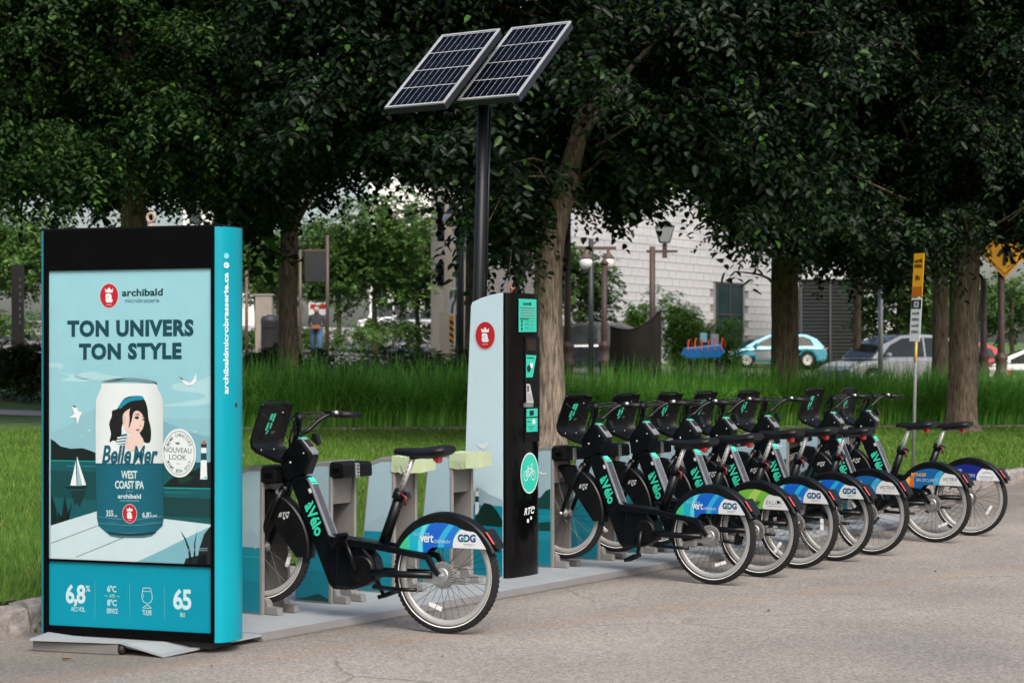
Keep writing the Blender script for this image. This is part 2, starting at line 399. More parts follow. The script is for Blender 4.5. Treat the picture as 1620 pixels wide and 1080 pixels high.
kerb = empty('kerb', rowpt(0, KERB)); tag(kerb, kind='structure', label='rough granite kerb along the lawn')
x = -9.; i = 0
while x < 34:
    ln = 1.05+.4*random.random(); mbk = MB(); ns = 7; rows = []
    hgt = .165+.02*random.random(); wd = .17
    for k in range(ns+1):
        a = x+.008+(ln-.016)*k/ns; e = .012 if k in (0, ns) else 0
        j = lambda s=.012: random.uniform(-s, s)
        rows.append([rowpt(a, KERB+.02, -.06), rowpt(a, KERB+.015+j(), .04), rowpt(a, KERB+j(.008), hgt-.035+j(.006)), rowpt(a, KERB-.03+j(.006), hgt+j(.006)-e), rowpt(a, KERB-.10, hgt+j(.008)-e), rowpt(a, KERB-wd, hgt-.01+j()-e), rowpt(a, KERB-wd, -.06)])
    rows = [[p-Vector(kerb.location) for p in r] for r in rows]
    mbk.sheet(rows, smooth=False)
    for r, fl in ((rows[0], False), (rows[-1], True)):
        mbk.add(r, [tuple(range(7)) if not fl else tuple(range(7))[::-1]])
    mbk.build('kerb_stone', M_granite, kerb); x += ln

# ================================================================ lawn blades
def leafmat(name, base, bright, share=.12, rough=.42, trans=.25, spec=.5):
    m = bpy.data.materials.new(name); t, b = nodes_of(m); L = t.links.new; N = t.nodes.new
    ge = N('ShaderNodeNewGeometry'); cr = N('ShaderNodeValToRGB'); e = cr.color_ramp.elements
    c = np.array(base); e[0].position = 0; e[0].color = (*(c*.65), 1); e[1].position = 1; e[1].color = (*bright, 1)
    k = e.new(1-share); k.color = (*(c*1.3), 1)
    L(ge.outputs['Random Per Island'], cr.inputs[0])
    tc = N('ShaderNodeTexCoord'); nz = N('ShaderNodeTexNoise'); nz.inputs['Scale'].default_value = .9; nz.inputs['Detail'].default_value = 3; L(tc.outputs['Object'], nz.inputs['Vector'])
    vr = N('ShaderNodeMapRange'); vr.inputs['To Min'].default_value = .6; vr.inputs['To Max'].default_value = 1.4; L(nz.outputs['Fac'], vr.inputs[0])
    mx = N('ShaderNodeMix'); mx.data_type = 'RGBA'; mx.blend_type = 'MULTIPLY'; mx.inputs[0].default_value = 1; L(cr.outputs[0], mx.inputs[6]); L(vr.outputs[0], mx.inputs[7])
    L(mx.outputs[2], b.inputs['Base Color']); b.inputs['Roughness'].default_value = rough; b.inputs['Specular IOR Level'].default_value = spec
    if trans:
        tr = N('ShaderNodeBsdfTranslucent'); L(mx.outputs[2], tr.inputs['Color']); ms = N('ShaderNodeMixShader'); ms.inputs[0].default_value = trans
        L(b.outputs[0], ms.inputs[1]); L(tr.outputs[0], ms.inputs[2]); L(ms.outputs[0], t.nodes['Material Output'].inputs['Surface'])
    return m
M_blade = leafmat('grass_blade', (.085, .18, .028), (.26, .30, .07), .2, .6, .3, .1)
M_tall = leafmat('tall_grass', (.145, .40, .065), (.38, .58, .13), .3, .45, .45, .2)
def in_view(x, y, m=30): 
    px = CX+FPX*x/y; return (px > -m) & (px < 1620+m)
def terr_np(x, y):
    n = -((x-P0.x)*V.x+(y-P0.y)*V.y)+KERB
    return np.where(n < 20, .17+.03*np.maximum(n, 0), .77+.055*(np.minimum(n, 75)-20))
# bed of tall grass: front edge and depth
BF0, BF1 = np.array([-4.0, 30.3]), np.array([13.5, 40.2])
def bed_side(x, y):      # >0 inside, measured from the front edge
    d = BF1-BF0; d = d/np.hypot(*d); return -((x-BF0[0])*d[1]-(y-BF0[1])*d[0])
def blades(n, x, y, h, w, lean, seg, m, name, ang=None):
    """n curved grass blades as strips of quads ending in a point"""
    z = terr_np(x, y)
    ang = rng.uniform(0, 2*np.pi, n) if ang is None else ang; dx, dy = np.cos(ang), np.sin(ang)
    wa = ang+np.pi/2+rng.uniform(-.5, .5, n); wx, wy = np.cos(wa), np.sin(wa)
    V_ = []
    for k in range(seg+1):
        t = k/seg; bend = lean*h*(t**1.9)*.8
        drop = (t**3.2)*np.minimum(lean, 1.15)*h*.62
        cx, cy, cz = x+dx*bend, y+dy*bend, z-.02+h*t-drop
        ww = w*(1-t)**.7*.5 if k < seg else w*0
        V_.append(np.stack([cx-wx*ww, cy-wy*ww, cz], 1)); V_.append(np.stack([cx+wx*ww, cy+wy*ww, cz], 1))
    A = np.stack(V_, 1).reshape(-1, 3); per = 2*(seg+1); idx = np.arange(n)*per; F = []
    for k in range(seg): F.append(np.stack([idx+2*k, idx+2*k+1, idx+2*k+3, idx+2*k+2], 1))
    F = np.concatenate(F, 0)
    return numesh(name, A, F, 4, m)
def tri_blades(n, x, y, h, w, lean, m, name):
    z = terr_np(x, y); ang = rng.uniform(0, 2*np.pi, n); wa = rng.uniform(0, 2*np.pi, n)
    a = np.stack([x-np.cos(wa)*w/2, y-np.sin(wa)*w/2, z-.01], 1); b = np.stack([x+np.cos(wa)*w/2, y+np.sin(wa)*w/2, z-.01], 1)
    c = np.stack([x+np.cos(ang)*h*lean, y+np.sin(ang)*h*lean, z+h], 1)
    A = np.stack([a, b, c], 1).reshape(-1, 3); return numesh(name, A, np.arange(n*3), 3, m)
a_ = rng.uniform(-6, 34, 2600000); n_ = rng.uniform(.14, 16, 2600000)
lx = P0.x+U.x*a_+V.x*(KERB-n_); ly = P0.y+U.y*a_+V.y*(KERB-n_)
keep = in_view(lx, ly, 110) & (bed_side(lx, ly) < .1) & (rng.random(len(lx)) < np.minimum(1, (12.5/ly)**1.6*.75)) & ~((lx < -3.2) & (ly > 31.5))
lx, ly = lx[keep][:240000], ly[keep][:240000]; n = len(lx); hh = rng.uniform(.03, .075, n)*np.where(rng.random(n) < .05, 1.5, 1)
tag(link('lawn_grass', tri_blades(n, lx, ly, hh, rng.uniform(.005, .010, n)*np.maximum(1, ly/15), rng.uniform(.1, .9, n), M_blade, 'lawn_grass')), label='short mown grass of the lawn behind the docks', cat='grass', kind='stuff')
# tall ornamental grass
nt = 34000
tt = rng.uniform(-.02, 1.02, nt); dp = rng.uniform(0, 1, nt)**2.0*4.6
d = (BF1-BF0); L_ = np.hypot(*d); d = d/L_; nr = np.array([-d[1], d[0]])
gx = BF0[0]+d[0]*tt*L_+nr[0]*dp; gy = BF0[1]+d[1]*tt*L_+nr[1]*dp
cl = rng.uniform(.85, 1.15, 60)[(tt*60).astype(int) % 60]
hh = rng.uniform(.85, 1.5, nt)*cl*np.where(dp < .35, .92, 1); dp = dp+.12; gx = gx+nr[0]*.12; gy = gy+nr[1]*.12
fa_ = np.where(dp < 1.0, math.atan2(-nr[1], -nr[0])+rng.normal(0, .8, nt), rng.uniform(0, 2*np.pi, nt))
mb = MB(); g = []
for k in range(24):
    q = BF0+d*(-.6+k*.95); g.append([Vector((*(q+nr*o), terrain(*(q+nr*o))+.012)) for o in (-.05, 1.2, 2.5, 3.8, 5.0)])
tag(mb.sheet(g).build('bed_soil', mat('dark_soil', (.022, .016, .011), .95, var=.4, scale=6)), kind='structure', label='dark soil under the tall grass bed')
tag(link('tall_grass_bed', blades(nt, gx, gy, hh, rng.uniform(.016, .034, nt), rng.uniform(.12, 1.1, nt), 4, M_tall, 'tall_grass_bed', fa_)), label='bed of tall arching ornamental grass along the back of the lawn', cat='grass', kind='stuff')
edg = empty('bed_edging', (BF0[0], BF0[1], 0)); tag(edg, kind='structure', label='low stone edging in front of the tall grass bed')
k = -1.
while k < 20:
    q = [BF0+d*(k+s)-nr*o for s in (.01, .99) for o in (.05, .17)]
    vs = [Vector((p[0]-BF0[0], p[1]-BF0[1], terrain(p[0], p[1])+z)) for z in (-.05, .045) for p in q]
    MB().add(vs, [(4, 6, 7, 5), (0, 1, 5, 4), (2, 6, 7, 3), (1, 3, 7, 5), (0, 4, 6, 2)]).build('edging_stone', M_granite, edg); k += 1.

# ================================================================ dock platform
M_plate = mat('galvanised_plate', (.27, .295, .31), .6, .0, var=.12, scale=3, bump=.1, bscale=90)
M_steel = mat('painted_steel_grey', (.17, .165, .16), .5, .2, var=.1, scale=8)
M_dark = mat('dark_rubber', (.012, .012, .013), .6, var=.2)
plat = empty('dock_platform', rowpt(-1.3, .5)); tag(plat, 'flat grey steel base plates under the dock row', 'platform')
o0 = Vector(plat.location)
def slab(poly, z0, z1, name, m, par, off):
    mb = MB(); n = len(poly); zt = z1 if isinstance(z1, (list, tuple)) else [z1]*n; zl = z0 if isinstance(z0, (list, tuple)) else [z0]*n
    vs = [Vector((p.x, p.y, zl[i]))-off for i, p in enumerate(poly)]+[Vector((p.x, p.y, zt[i]))-off for i, p in enumerate(poly)]
    fs = [tuple(range(n, 2*n)), tuple(range(n))[::-1]]+[(i, (i+1) % n, n+(i+1) % n, n+i) for i in range(n)]
    return mb.add(vs, fs).build(name, m, par)
seams = [-.62, 1.36, 4.0, 6.65, 9.35]
for a, b in zip(seams, seams[1:]):
    slab([rowpt(a+.004, -.78), rowpt(a+.004, .5), rowpt(b-.004, .5), rowpt(b-.004, -.78)], .006, .048, 'base_plate', M_plate, plat, o0)
    slab([rowpt(a+.004, .502), rowpt(a+.004, .535), rowpt(b-.004, .535), rowpt(b-.004, .502)], .002, [.047, .012, .012, .047], 'plate_edge', M_steel, plat, o0)
T = ground(258, 1037, .012); A1 = ground(190, 1014, .075); B1 = ground(47, 1009, .075); Rr = rowpt(-.626, .53); Rb = rowpt(-.626, -.78); Bk = ground(72, 1000.5, .074)
slab([Rr, Rb, Bk, B1, A1, T], [.034, .034, .062, .062, .062, .004], [.046, .046, .074, .074, .074, .016], 'end_ramp', M_plate, plat, o0)
fa, fb = ground(52, 1029, .0), ground(186, 1036, .0); dd = (fb-fa).normalized(); bk = Vector((-dd.y, dd.x, 0))
pr = [(0, .004), (.012, .0), (.05, .002), (.062, .02), (.062, .045), (.05, .062), (.012, .064), (0, .05)]
g = [[fa+dd*((fb-fa).length*t)+bk*(q[0]-.0)+Vector((0, 0, q[1]))-o0 for q in pr+[pr[0]]] for t in (0, .02, .98, 1)]
mb = MB().sheet(g, smooth=False, flip=True); mb.add(g[0][:-1], [tuple(range(8))]); mb.add(g[-1][:-1], [tuple(range(8))[::-1]])
mb.build('end_foot', M_steel, plat)
mb = MB(); mb.tube([fb-o0+bk*.03+Vector((0, 0, .033)), fb+dd*.03+bk*.03-o0+Vector((0, 0, .033))], .03, 12); mb.build('foot_cap', M_dark, plat)
# ================================================================ trees
M_bark = None
def barkmat(name, c1, c2, st=(1, 1, .16), sc=26):
    m = bpy.data.materials.new(name); t, b = nodes_of(m); L = t.links.new; N = t.nodes.new
    tc = N('ShaderNodeTexCoord'); mp = N('ShaderNodeMapping'); mp.inputs['Scale'].default_value = st; L(tc.outputs['Object'], mp.inputs[0])
    nz = N('ShaderNodeTexNoise'); nz.inputs['Scale'].default_value = sc; nz.inputs['Detail'].default_value = 8; nz.inputs['Roughness'].default_value = .65; L(mp.outputs[0], nz.inputs['Vector'])
    cr = N('ShaderNodeValToRGB'); cr.color_ramp.elements[0].position = .36; cr.color_ramp.elements[0].color = (*c1, 1); cr.color_ramp.elements[1].position = .66; cr.color_ramp.elements[1].color = (*c2, 1)
    L(nz.outputs['Fac'], cr.inputs[0]); L(cr.outputs[0], b.inputs['Base Color']); b.inputs['Roughness'].default_value = .9; b.inputs['Specular IOR Level'].default_value = .2
    bp = N('ShaderNodeBump'); bp.inputs['Strength'].default_value = .9; bp.inputs['Distance'].default_value = .03; L(nz.outputs['Fac'], bp.inputs['Height']); L(bp.outputs[0], b.inputs['Normal'])
    return m
M_bark = barkmat('rough_bark', (.055, .042, .031), (.24, .19, .145))
M_bark_sunlit = barkmat('sunlit_bark', (.060, .046, .036), (.38, .305, .245), (1, 1, .12), 34)  # lighter bark for the main trunk: sunlight put into the colour
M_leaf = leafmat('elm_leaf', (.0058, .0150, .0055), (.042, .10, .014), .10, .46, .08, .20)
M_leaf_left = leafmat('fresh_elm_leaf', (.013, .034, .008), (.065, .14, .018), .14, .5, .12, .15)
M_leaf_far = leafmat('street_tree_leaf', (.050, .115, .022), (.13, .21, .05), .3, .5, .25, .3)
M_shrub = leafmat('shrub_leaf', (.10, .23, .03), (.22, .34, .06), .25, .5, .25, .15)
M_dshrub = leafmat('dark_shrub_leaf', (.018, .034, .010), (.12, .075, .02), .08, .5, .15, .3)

def leaf_template(n, L, droop, spread, ll, lw, seed, oval=False):
    """one hanging twig: returns verts (n*6,3); leaves alternate along it; starts at the origin, grows to +x and sags"""
    r = np.random.default_rng(seed); out = []
    for i in range(n):
        t = (i+.6)/n; x = L*t*(1-.25*droop*t); z = -droop*L*t*t*.8; y = .04*L*math.sin(5*t+seed)
        sd = 1 if i % 2 else -1
        ax = np.array([math.cos(spread)*(1-.3*droop), sd*math.sin(spread), -.35*droop-.25*r.random()-.05]); ax += r.normal(0, .18, 3); ax /= np.linalg.norm(ax)
        up = np.array([0, 0, 1.])+r.normal(0, .35, 3); sdv = np.cross(up, ax); sdv /= np.linalg.norm(sdv); nv = np.cross(ax, sdv)
        l = ll*r.uniform(.55, 1.3); w_ = lw*r.uniform(.8, 1.15); p = np.array([x, y, z])
        fold = nv*w_*.22; cv = nv*l*-.12
        out += [p, p+ax*l*.48+sdv*w_*.62+fold, p+ax*l+cv, p+ax*l*.48-sdv*w_*.62+fold] if not oval else [p, p+ax*l*.28+sdv*w_*.44+fold, p+ax*l*.66+sdv*w_*.42+fold+cv*.5, p+ax*l+cv, p+ax*l*.66-sdv*w_*.42+fold+cv*.5, p+ax*l*.28-sdv*w_*.44+fold]
    return np.array(out)
TEMPL_Q = [leaf_template(14, .66, d_, 1.0, .12, .072, s) for s, d_ in enumerate((.35, .6, .9, 1.1, .75, 1.3))]
TEMPL = [leaf_template(14, .66, d_, 1.0, .108, .060, s, True) for s, d_ in enumerate((.35, .6, .9, 1.1, .75, 1.3))]
TEMPL_FAR = [leaf_template(9, .5, d_, 1.0, .17, .10, 40+s) for s, d_ in enumerate((.2, .5, .8))]
TEMPL_BIG = [leaf_template(7, .9, d_, 1.1, .42, .26, 60+s) for s, d_ in enumerate((.3, .8))]
def scatter(pts, yaw, sc, tem, name, m, tilt=None, oval=False):
    """copies of leafy twigs joined into one crown mesh"""
    n = len(pts); which = rng.integers(0, len(tem), n); VV = []; FF = []; base = 0
    tl = rng.normal(0, .35, n) if tilt is None else tilt
    for k, T_ in enumerate(tem):
        s = np.where(which == k)[0]
        if not len(s): continue
        c, sn = np.cos(yaw[s]), np.sin(yaw[s]); ct, st = np.cos(tl[s]), np.sin(tl[s])
        x = T_[None, :, 0]*ct[:, None]+T_[None, :, 2]*st[:, None]; z = -T_[None, :, 0]*st[:, None]+T_[None, :, 2]*ct[:, None]; y = np.repeat(T_[None, :, 1], len(s), 0)
        X = (x*c[:, None]-y*sn[:, None])*sc[s][:, None]+pts[s, 0][:, None]; Y = (x*sn[:, None]+y*c[:, None])*sc[s][:, None]+pts[s, 1][:, None]; Z = z*sc[s][:, None]+pts[s, 2][:, None]
        A = np.stack([X, Y, Z], 2).reshape(-1, 3); q_ = 6 if oval else 4; nl = len(A)//q_; i0 = base+np.arange(nl)*q_
        FF.append(np.stack([i0, i0+1, i0+2, i0+3], 1))
        if oval: FF.append(np.stack([i0, i0+3, i0+4, i0+5], 1))
        VV.append(A); base += len(A)
    return numesh(name, np.concatenate(VV), np.concatenate(FF), 4, m)
def trunk_mesh(pts, rad, sides=18, wob=.06, seed=0, flare=0.):
    r = random.Random(seed); P = spline(pts, 6); n = len(P)
    rr = np.interp(np.linspace(0, 1, n), np.linspace(0, 1, len(rad)), rad)
    mb = MB(); ph = [r.uniform(0, 6.3) for _ in range(6)]
    rows = []
    for i, p in enumerate(P):
        t = (P[min(i+1, n-1)]-P[max(i-1, 0)]).normalized(); N_ = t.cross(Vector((0, 1, 0))).normalized() if abs(t.y) < .95 else Vector((1, 0, 0)); B_ = t.cross(N_)
        row = []
        for k in range(sides+1):
            a = 2*math.pi*(k % sides)/sides; q = rr[i]*(1+wob*math.sin(3*a+ph[0]+i*.15)+wob*.7*math.sin(5*a+ph[1]-i*.2)+wob*.5*r.uniform(-1, 1)*(k < sides))
            if flare: q += flare*max(0, 1-i/4)**2*(1+.5*math.sin(4*a+ph[2]))
            row.append(p+(N_*math.cos(a)+B_*math.sin(a))*q)
        row[-1] = row[0]; rows.append(row)
    return mb.sheet(rows)
# lower edge of the leaf canopy, as seen from the road (pixel column -> pixel row)
LOWX = [-200, 0, 60, 130, 300, 385, 410, 455, 500, 540, 575, 640, 690, 720, 755, 790, 850, 880, 915, 945, 985, 1030, 1090, 1130, 1180, 1230, 1290, 1340, 1400, 1450, 1500, 1540, 1620, 1900]
LOWY = [330, 345, 360, 372, 345, 420, 480, 330, 375, 330, 285, 305, 300, 300, 325, 465, 462, 340, 378, 368, 415, 335, 330, 365, 440, 405, 460, 445, 470, 490, 430, 428, 440, 440]
def crown_points(n, cx, cy, rx, ry, z1, front=.6, dens_low=.55):
    """points in an uneven crown: ellipse in plan, lower edge from the canopy outline"""
    P = []; tot = 0
    bl = [(rng.uniform(-.75, .75), rng.uniform(-.75, .75), rng.uniform(0, 1), rng.uniform(.3, .52)) for _ in range(34)]
    while tot < n:
        k = n*2; x = rng.uniform(-1, 1, k); y = rng.uniform(-1, 1, k)
        y = np.where((y > 0) & (rng.random(k) < front), -y, y)
        rr = x*x+y*y; z = rng.random(k)**(1.5)
        ok = rr < 1-.25*(z*z)
        g = np.zeros(k, bool)
        for b in bl: g |= ((x-b[0])**2+(y-b[1])**2+((z-b[2])*.9)**2 < b[3]**2)
        ok &= g
        x, y, z = x[ok], y[ok], z[ok]
        X, Y = cx+x*rx, cy+y*ry; px = CX+FPX*X/Y
        low = EYE-(np.interp(px, LOWX, LOWY)-CY)*Y/FPX+.50+.5*rng.random(len(X))**2
        Z = low+(z1-low)*z
        P.append(np.stack([X, Y, Z], 1)); tot += len(X)
    return np.concatenate(P)[:n]
TRUNKX = ([150, 225, 330, 400, 480, 720], [932, 912, 886, 871, 869, 873])
def bough_points(n, cx, cy, rx, ry, z1, per=30, ztop=None):
    """leafy twigs set along drooping boughs: returns points, headings and the bough curves"""
    P, Yw, curves = [], [], []; nb = n//per; made = 0; tries = 0
    while made < nb and tries < nb*30:
        tries += 1
        x, y = rng.uniform(-1, 1), rng.uniform(-1, 1)
        if x*x+y*y > 1: continue
        if y > .2 and rng.random() < .55: continue
        X, Y = cx+x*rx*.9, cy+y*ry*.9; z = rng.random()**1.25
        L = rng.uniform(.9, 2.0); yaw = math.atan2(y-.3, x)+rng.normal(0, .6); dr = rng.uniform(.25, .95)
        t = (np.arange(per)+.5)/per
        bx = X+math.cos(yaw)*L*t*(1-.2*dr*t); by = Y+math.sin(yaw)*L*t*(1-.2*dr*t)
        px = CX+FPX*bx/by; low = EYE-(np.interp(px, LOWX, LOWY)-CY)*by/FPX+.60
        base = np.max(low)+.25*rng.random()+max(0, z1-np.max(low))*z
        bz = base+L*(.18*t-dr*.75*t*t)+rng.normal(0, .05, per)
        wdt = .24*(1-.5*t); bx = bx+rng.normal(0, 1, per)*wdt*abs(math.sin(yaw))+rng.normal(0, .07, per); by = by+rng.normal(0, 1, per)*wdt*abs(math.cos(yaw))+rng.normal(0, .07, per)
        ok = bz > low-.12*rng.random(per)
        py = CY-FPX*(bz-EYE)/by; tx = np.interp(py, *TRUNKX); ok &= ~((px-tx < 75) & (px-tx > np.where(py > 335, -30, -72)) & (by < 28.2) & (py > 130) & (rng.random(per) < .93))
        if ok.sum() < 6: continue
        P.append(np.stack([bx, by, bz], 1)[ok]); Yw.append((yaw+rng.normal(0, .75, per))[ok])
        curves.append((X, Y, base, yaw, L, dr)); made += 1
    return np.concatenate(P), np.concatenate(Yw), curves
TOPPX = lambda D: EYE+CY*D/FPX      # height that the top of the picture cuts at depth D
def make_tree(name, label, base, pts, rad, crown, limbs=(), group='mature trees along the lawn', n=3300, nup=350, lm=None, seed=0, flare=.1, sc=1.):
    t = empty(name, base); tag(t, label, 'tree', group); b = Vector(base)
    trunk_mesh([Vector(p)-b for p in pts], rad, seed=seed, flare=flare).build('trunk', M_bark_sunlit if seed == 1 else M_bark, t)
    for L_ in limbs:
        P = spline([Vector(p)-b for p in L_[0]], 5); m_ = len(P)
        mb = MB(); mb.tube(P, [L_[1]*(1-.8*i/m_) for i in range(m_)], 8, True); mb.build('branch', M_bark_sunlit if seed == 1 else M_bark, t)
    cx, cy_, rx, ry, z1 = crown
    zt = TOPPX(cy_+ry*.3)+.5
    A, yaw, curves = bough_points(n, cx, cy_, rx, ry, min(z1, zt)); A = A-np.array(b); n = len(A)
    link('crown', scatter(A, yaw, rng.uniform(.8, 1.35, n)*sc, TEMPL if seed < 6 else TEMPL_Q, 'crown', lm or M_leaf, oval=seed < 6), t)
    mb = MB()
    for (X, Y, z0, yw, L_, dr) in curves[::2]:
        mb.tube([Vector((X+math.cos(yw)*L_*q*(1-.2*dr*q)-b.x, Y+math.sin(yw)*L_*q*(1-.2*dr*q)-b.y, z0+L_*(.18*q-dr*.75*q*q)-b.z)) for q in (-.5, 0, .35, .7, .95)], [.022, .016, .011, .007, .004], 4, False)
    o_ = mb.build('twigs', M_bark, t); o_['kind'] = 'stuff'
    if nup:      # unseen upper crown, added above the picture to block light from the leaves below
        x = rng.uniform(-1, 1, nup*3); y = rng.uniform(-1, 1, nup*3); ok = x*x+y*y < 1; x, y = x[ok][:nup], y[ok][:nup]; k = len(x)
        zz = rng.random(k)
        X = cx+x*rx*1.12; Y = cy_+y*ry*1.12
        Z = np.maximum(TOPPX(Y)+1.3, min(z1, zt)-1.0)+zz*2.6*np.sqrt(np.maximum(0, 1-(x*x+y*y)*.8))
        A = np.stack([X, Y, Z], 1)-np.array(b)
        link('unseen_shade_crown', scatter(A, rng.uniform(0, 6.28, k), rng.uniform(.8, 1.3, k), TEMPL_BIG, 'unseen_shade_crown', lm or M_leaf), t)
        # the heart of the crown: coarse leaf clusters that close the gaps between the outer twigs
        k = max(900, nup*2); x = rng.uniform(-.95, .95, k); y = rng.uniform(.0, .9, k); X = cx+x*rx; Y = cy_+y*ry; px = CX+FPX*X/Y
        low = EYE-(np.interp(px, LOWX, LOWY)-25-CY)*Y/FPX+.5; zz = rng.random(k)
        A = np.stack([X, Y, low+(zt-low)*zz], 1)-np.array(b)
        link('inner_crown', scatter(A, rng.uniform(0, 6.28, k), rng.uniform(.45, .75, k), TEMPL_BIG, 'inner_crown', lm or M_leaf), t)
    return t
def tree_at(px, D): return onterr(px, D)
b = tree_at(873, 27)
make_tree('elm_tree', 'big leaning tree with a cut branch scar, trunk right behind the pay kiosk', b,
          [b+Vector((0, 0, -.1)), at(872, 640, 27), at(868, 520, 27), at(870, 400, 27.05), at(890, 310, 27.1), at(912, 225, 27.2), at(932, 150, 27.3), at(950, 40, 27.4), at(965, -120, 27.5)], [.215, .2, .19, .185, .165, .12, .1, .09, .07],
          (.53+.2, 27.6, 3.3, 2.7, 8.5), limbs=[([at(885, 330, 27.1), at(905, 250, 26.5), at(980, 130, 25.8), at(1060, 40, 25.4)], .08)], n=5100, seed=1, sc=1.12)
kn = at(872, 346, 26.84)
mb = MB(); mb.lathe([(.025, .01), (.045, .03), (.065, .035), (.085, .02), (.095, -.03)], (0, 0, 0), 'y', 20)
for p_ in range(len(mb.v)): mb.v[p_] = (mb.v[p_][0]*.8, -mb.v[p_][1], mb.v[p_][2])
tr = bpy.data.objects['elm_tree']; o = mb.build('branch_scar', M_bark_sunlit, tr); o.location = kn-Vector(tr.location)
mb = MB(); mb.lathe([(.001, -.012), (.028, -.012)], (0, 0, 0), 'y', 14); o2 = mb.build('hollow', M_dark, o)
b = tree_at(1241, 37)
make_tree('elm_tree', 'straight brown tree trunk behind the middle of the bicycle row', b, [b+Vector((0, 0, -.1)), at(1241, 620, 37), at(1243, 520, 37), at(1243, 430, 37), at(1246, 330, 37), at(1255, 200, 37), at(1270, 40, 37), at(1280, -120, 37)], [.29, .265, .255, .25, .25, .2, .16, .1],
          (5.0, 36.8, 3.7, 3.0, 10.5), limbs=[([at(1243, 400, 37), at(1200, 330, 36.7), at(1150, 240, 36.2), at(1110, 120, 36)], .12), ([at(1246, 380, 37), at(1300, 300, 36.5), at(1380, 180, 36)], .12), ([at(1242, 480, 36.9), at(1215, 440, 36.6), at(1170, 430, 36.3)], .04)], n=4900, seed=2)
b = tree_at(1523, 35.5)
make_tree('elm_tree', 'thick tree trunk with flared root at the far right of the lawn', b, [b+Vector((0, 0, -.1)), at(1523, 640, 35.5), at(1525, 560, 35.5), at(1524, 480, 35.5), at(1528, 380, 35.5), at(1540, 220, 35.5), at(1550, 50, 35.5), at(1560, -100, 35.5)], [.31, .27, .26, .255, .25, .22, .18, .1],
          (8.0, 35.2, 3.7, 2.9, 10), limbs=[([at(1526, 400, 35.5), at(1580, 320, 35), at(1660, 240, 34.5)], .12), ([at(1528, 370, 35.4), at(1470, 280, 34.8), at(1420, 180, 34.3)], .1)], n=4900, seed=3, flare=.2)
b = tree_at(455, 39.5)
make_tree('elm_tree', 'dark tree trunk between the advertising panel and the grass bed, first on the left', b, [b+Vector((0, 0, -.1)), at(456, 520, 39.5), at(455, 440, 39.5), at(458, 350, 39.5), at(465, 240, 39.5), at(470, 80, 39.5), at(475, -100, 39.5)], [.22, .19, .175, .18, .18, .15, .1],
          (-4.6, 38.3, 3.6, 3.0, 11), limbs=[([at(457, 370, 39.5), at(500, 300, 39), at(560, 250, 38)], .1), ([at(457, 360, 39.5), at(410, 290, 39), at(360, 180, 38)], .1)], n=4900, seed=4)
b = tree_at(215, 30.5)
make_tree('elm_tree', 'leafy dark tree overhanging the advertising panel at the left edge', b, [b+Vector((0, 0, -.1)), at(214, 500, 30.5), at(212, 350, 30.5), at(208, 200, 30.5), at(200, 50, 30.5), at(195, -120, 30.5)], [.24, .21, .2, .17, .13, .08],
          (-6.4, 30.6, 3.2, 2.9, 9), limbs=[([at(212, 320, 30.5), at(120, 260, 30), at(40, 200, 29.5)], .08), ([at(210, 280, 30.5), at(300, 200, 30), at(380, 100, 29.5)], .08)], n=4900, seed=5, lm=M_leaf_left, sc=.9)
b = tree_at(1487, 49)
make_tree('dark_tree', 'slender dark trunk behind the parking sign and grass bed', b, [b+Vector((0, 0, -.1)), at(1487, 500, 49), at(1489, 400, 49), at(1490, 250, 49), at(1492, 0, 49)], [.21, .19, .18, .16, .1],
          (11, 47, 4.2, 3.5, 12), n=2400, nup=500, seed=6, group='trees behind the grass bed')
b = tree_at(1357, 62)
make_tree('dark_tree', 'slim trunk in front of the dark louvred door, right of the straight tree', b, [b+Vector((0, 0, -.1)), at(1356, 500, 62), at(1358, 400, 62), at(1362, 200, 62)], [.14, .12, .11, .08],
          (11.3, 60, 4.6, 3.5, 13), n=2000, nup=500, seed=7, group='trees behind the grass bed')
b = tree_at(745, 46)
make_tree('dark_tree', 'dark leafy tree behind the solar mast, hiding the traffic light', b, [b+Vector((0, 0, -.1)), at(745, 470, 46), at(748, 300, 46), at(750, 100, 46)], [.16, .13, .12, .08],
          (-.3, 46, 3.2, 3, 11.5), n=3000, nup=500, seed=8, group='trees behind the grass bed')
b = tree_at(-130, 41)
make_tree('dark_tree', 'dark leafy tree whose crown fills the top left corner', b, [b+Vector((0, 0, -.1)), at(-130, 480, 41), at(-128, 330, 41), at(-125, 120, 41)], [.22, .19, .18, .1],
          (-11.6, 40.5, 4.2, 3.4, 11), n=2400, nup=350, seed=9, group='trees behind the grass bed')
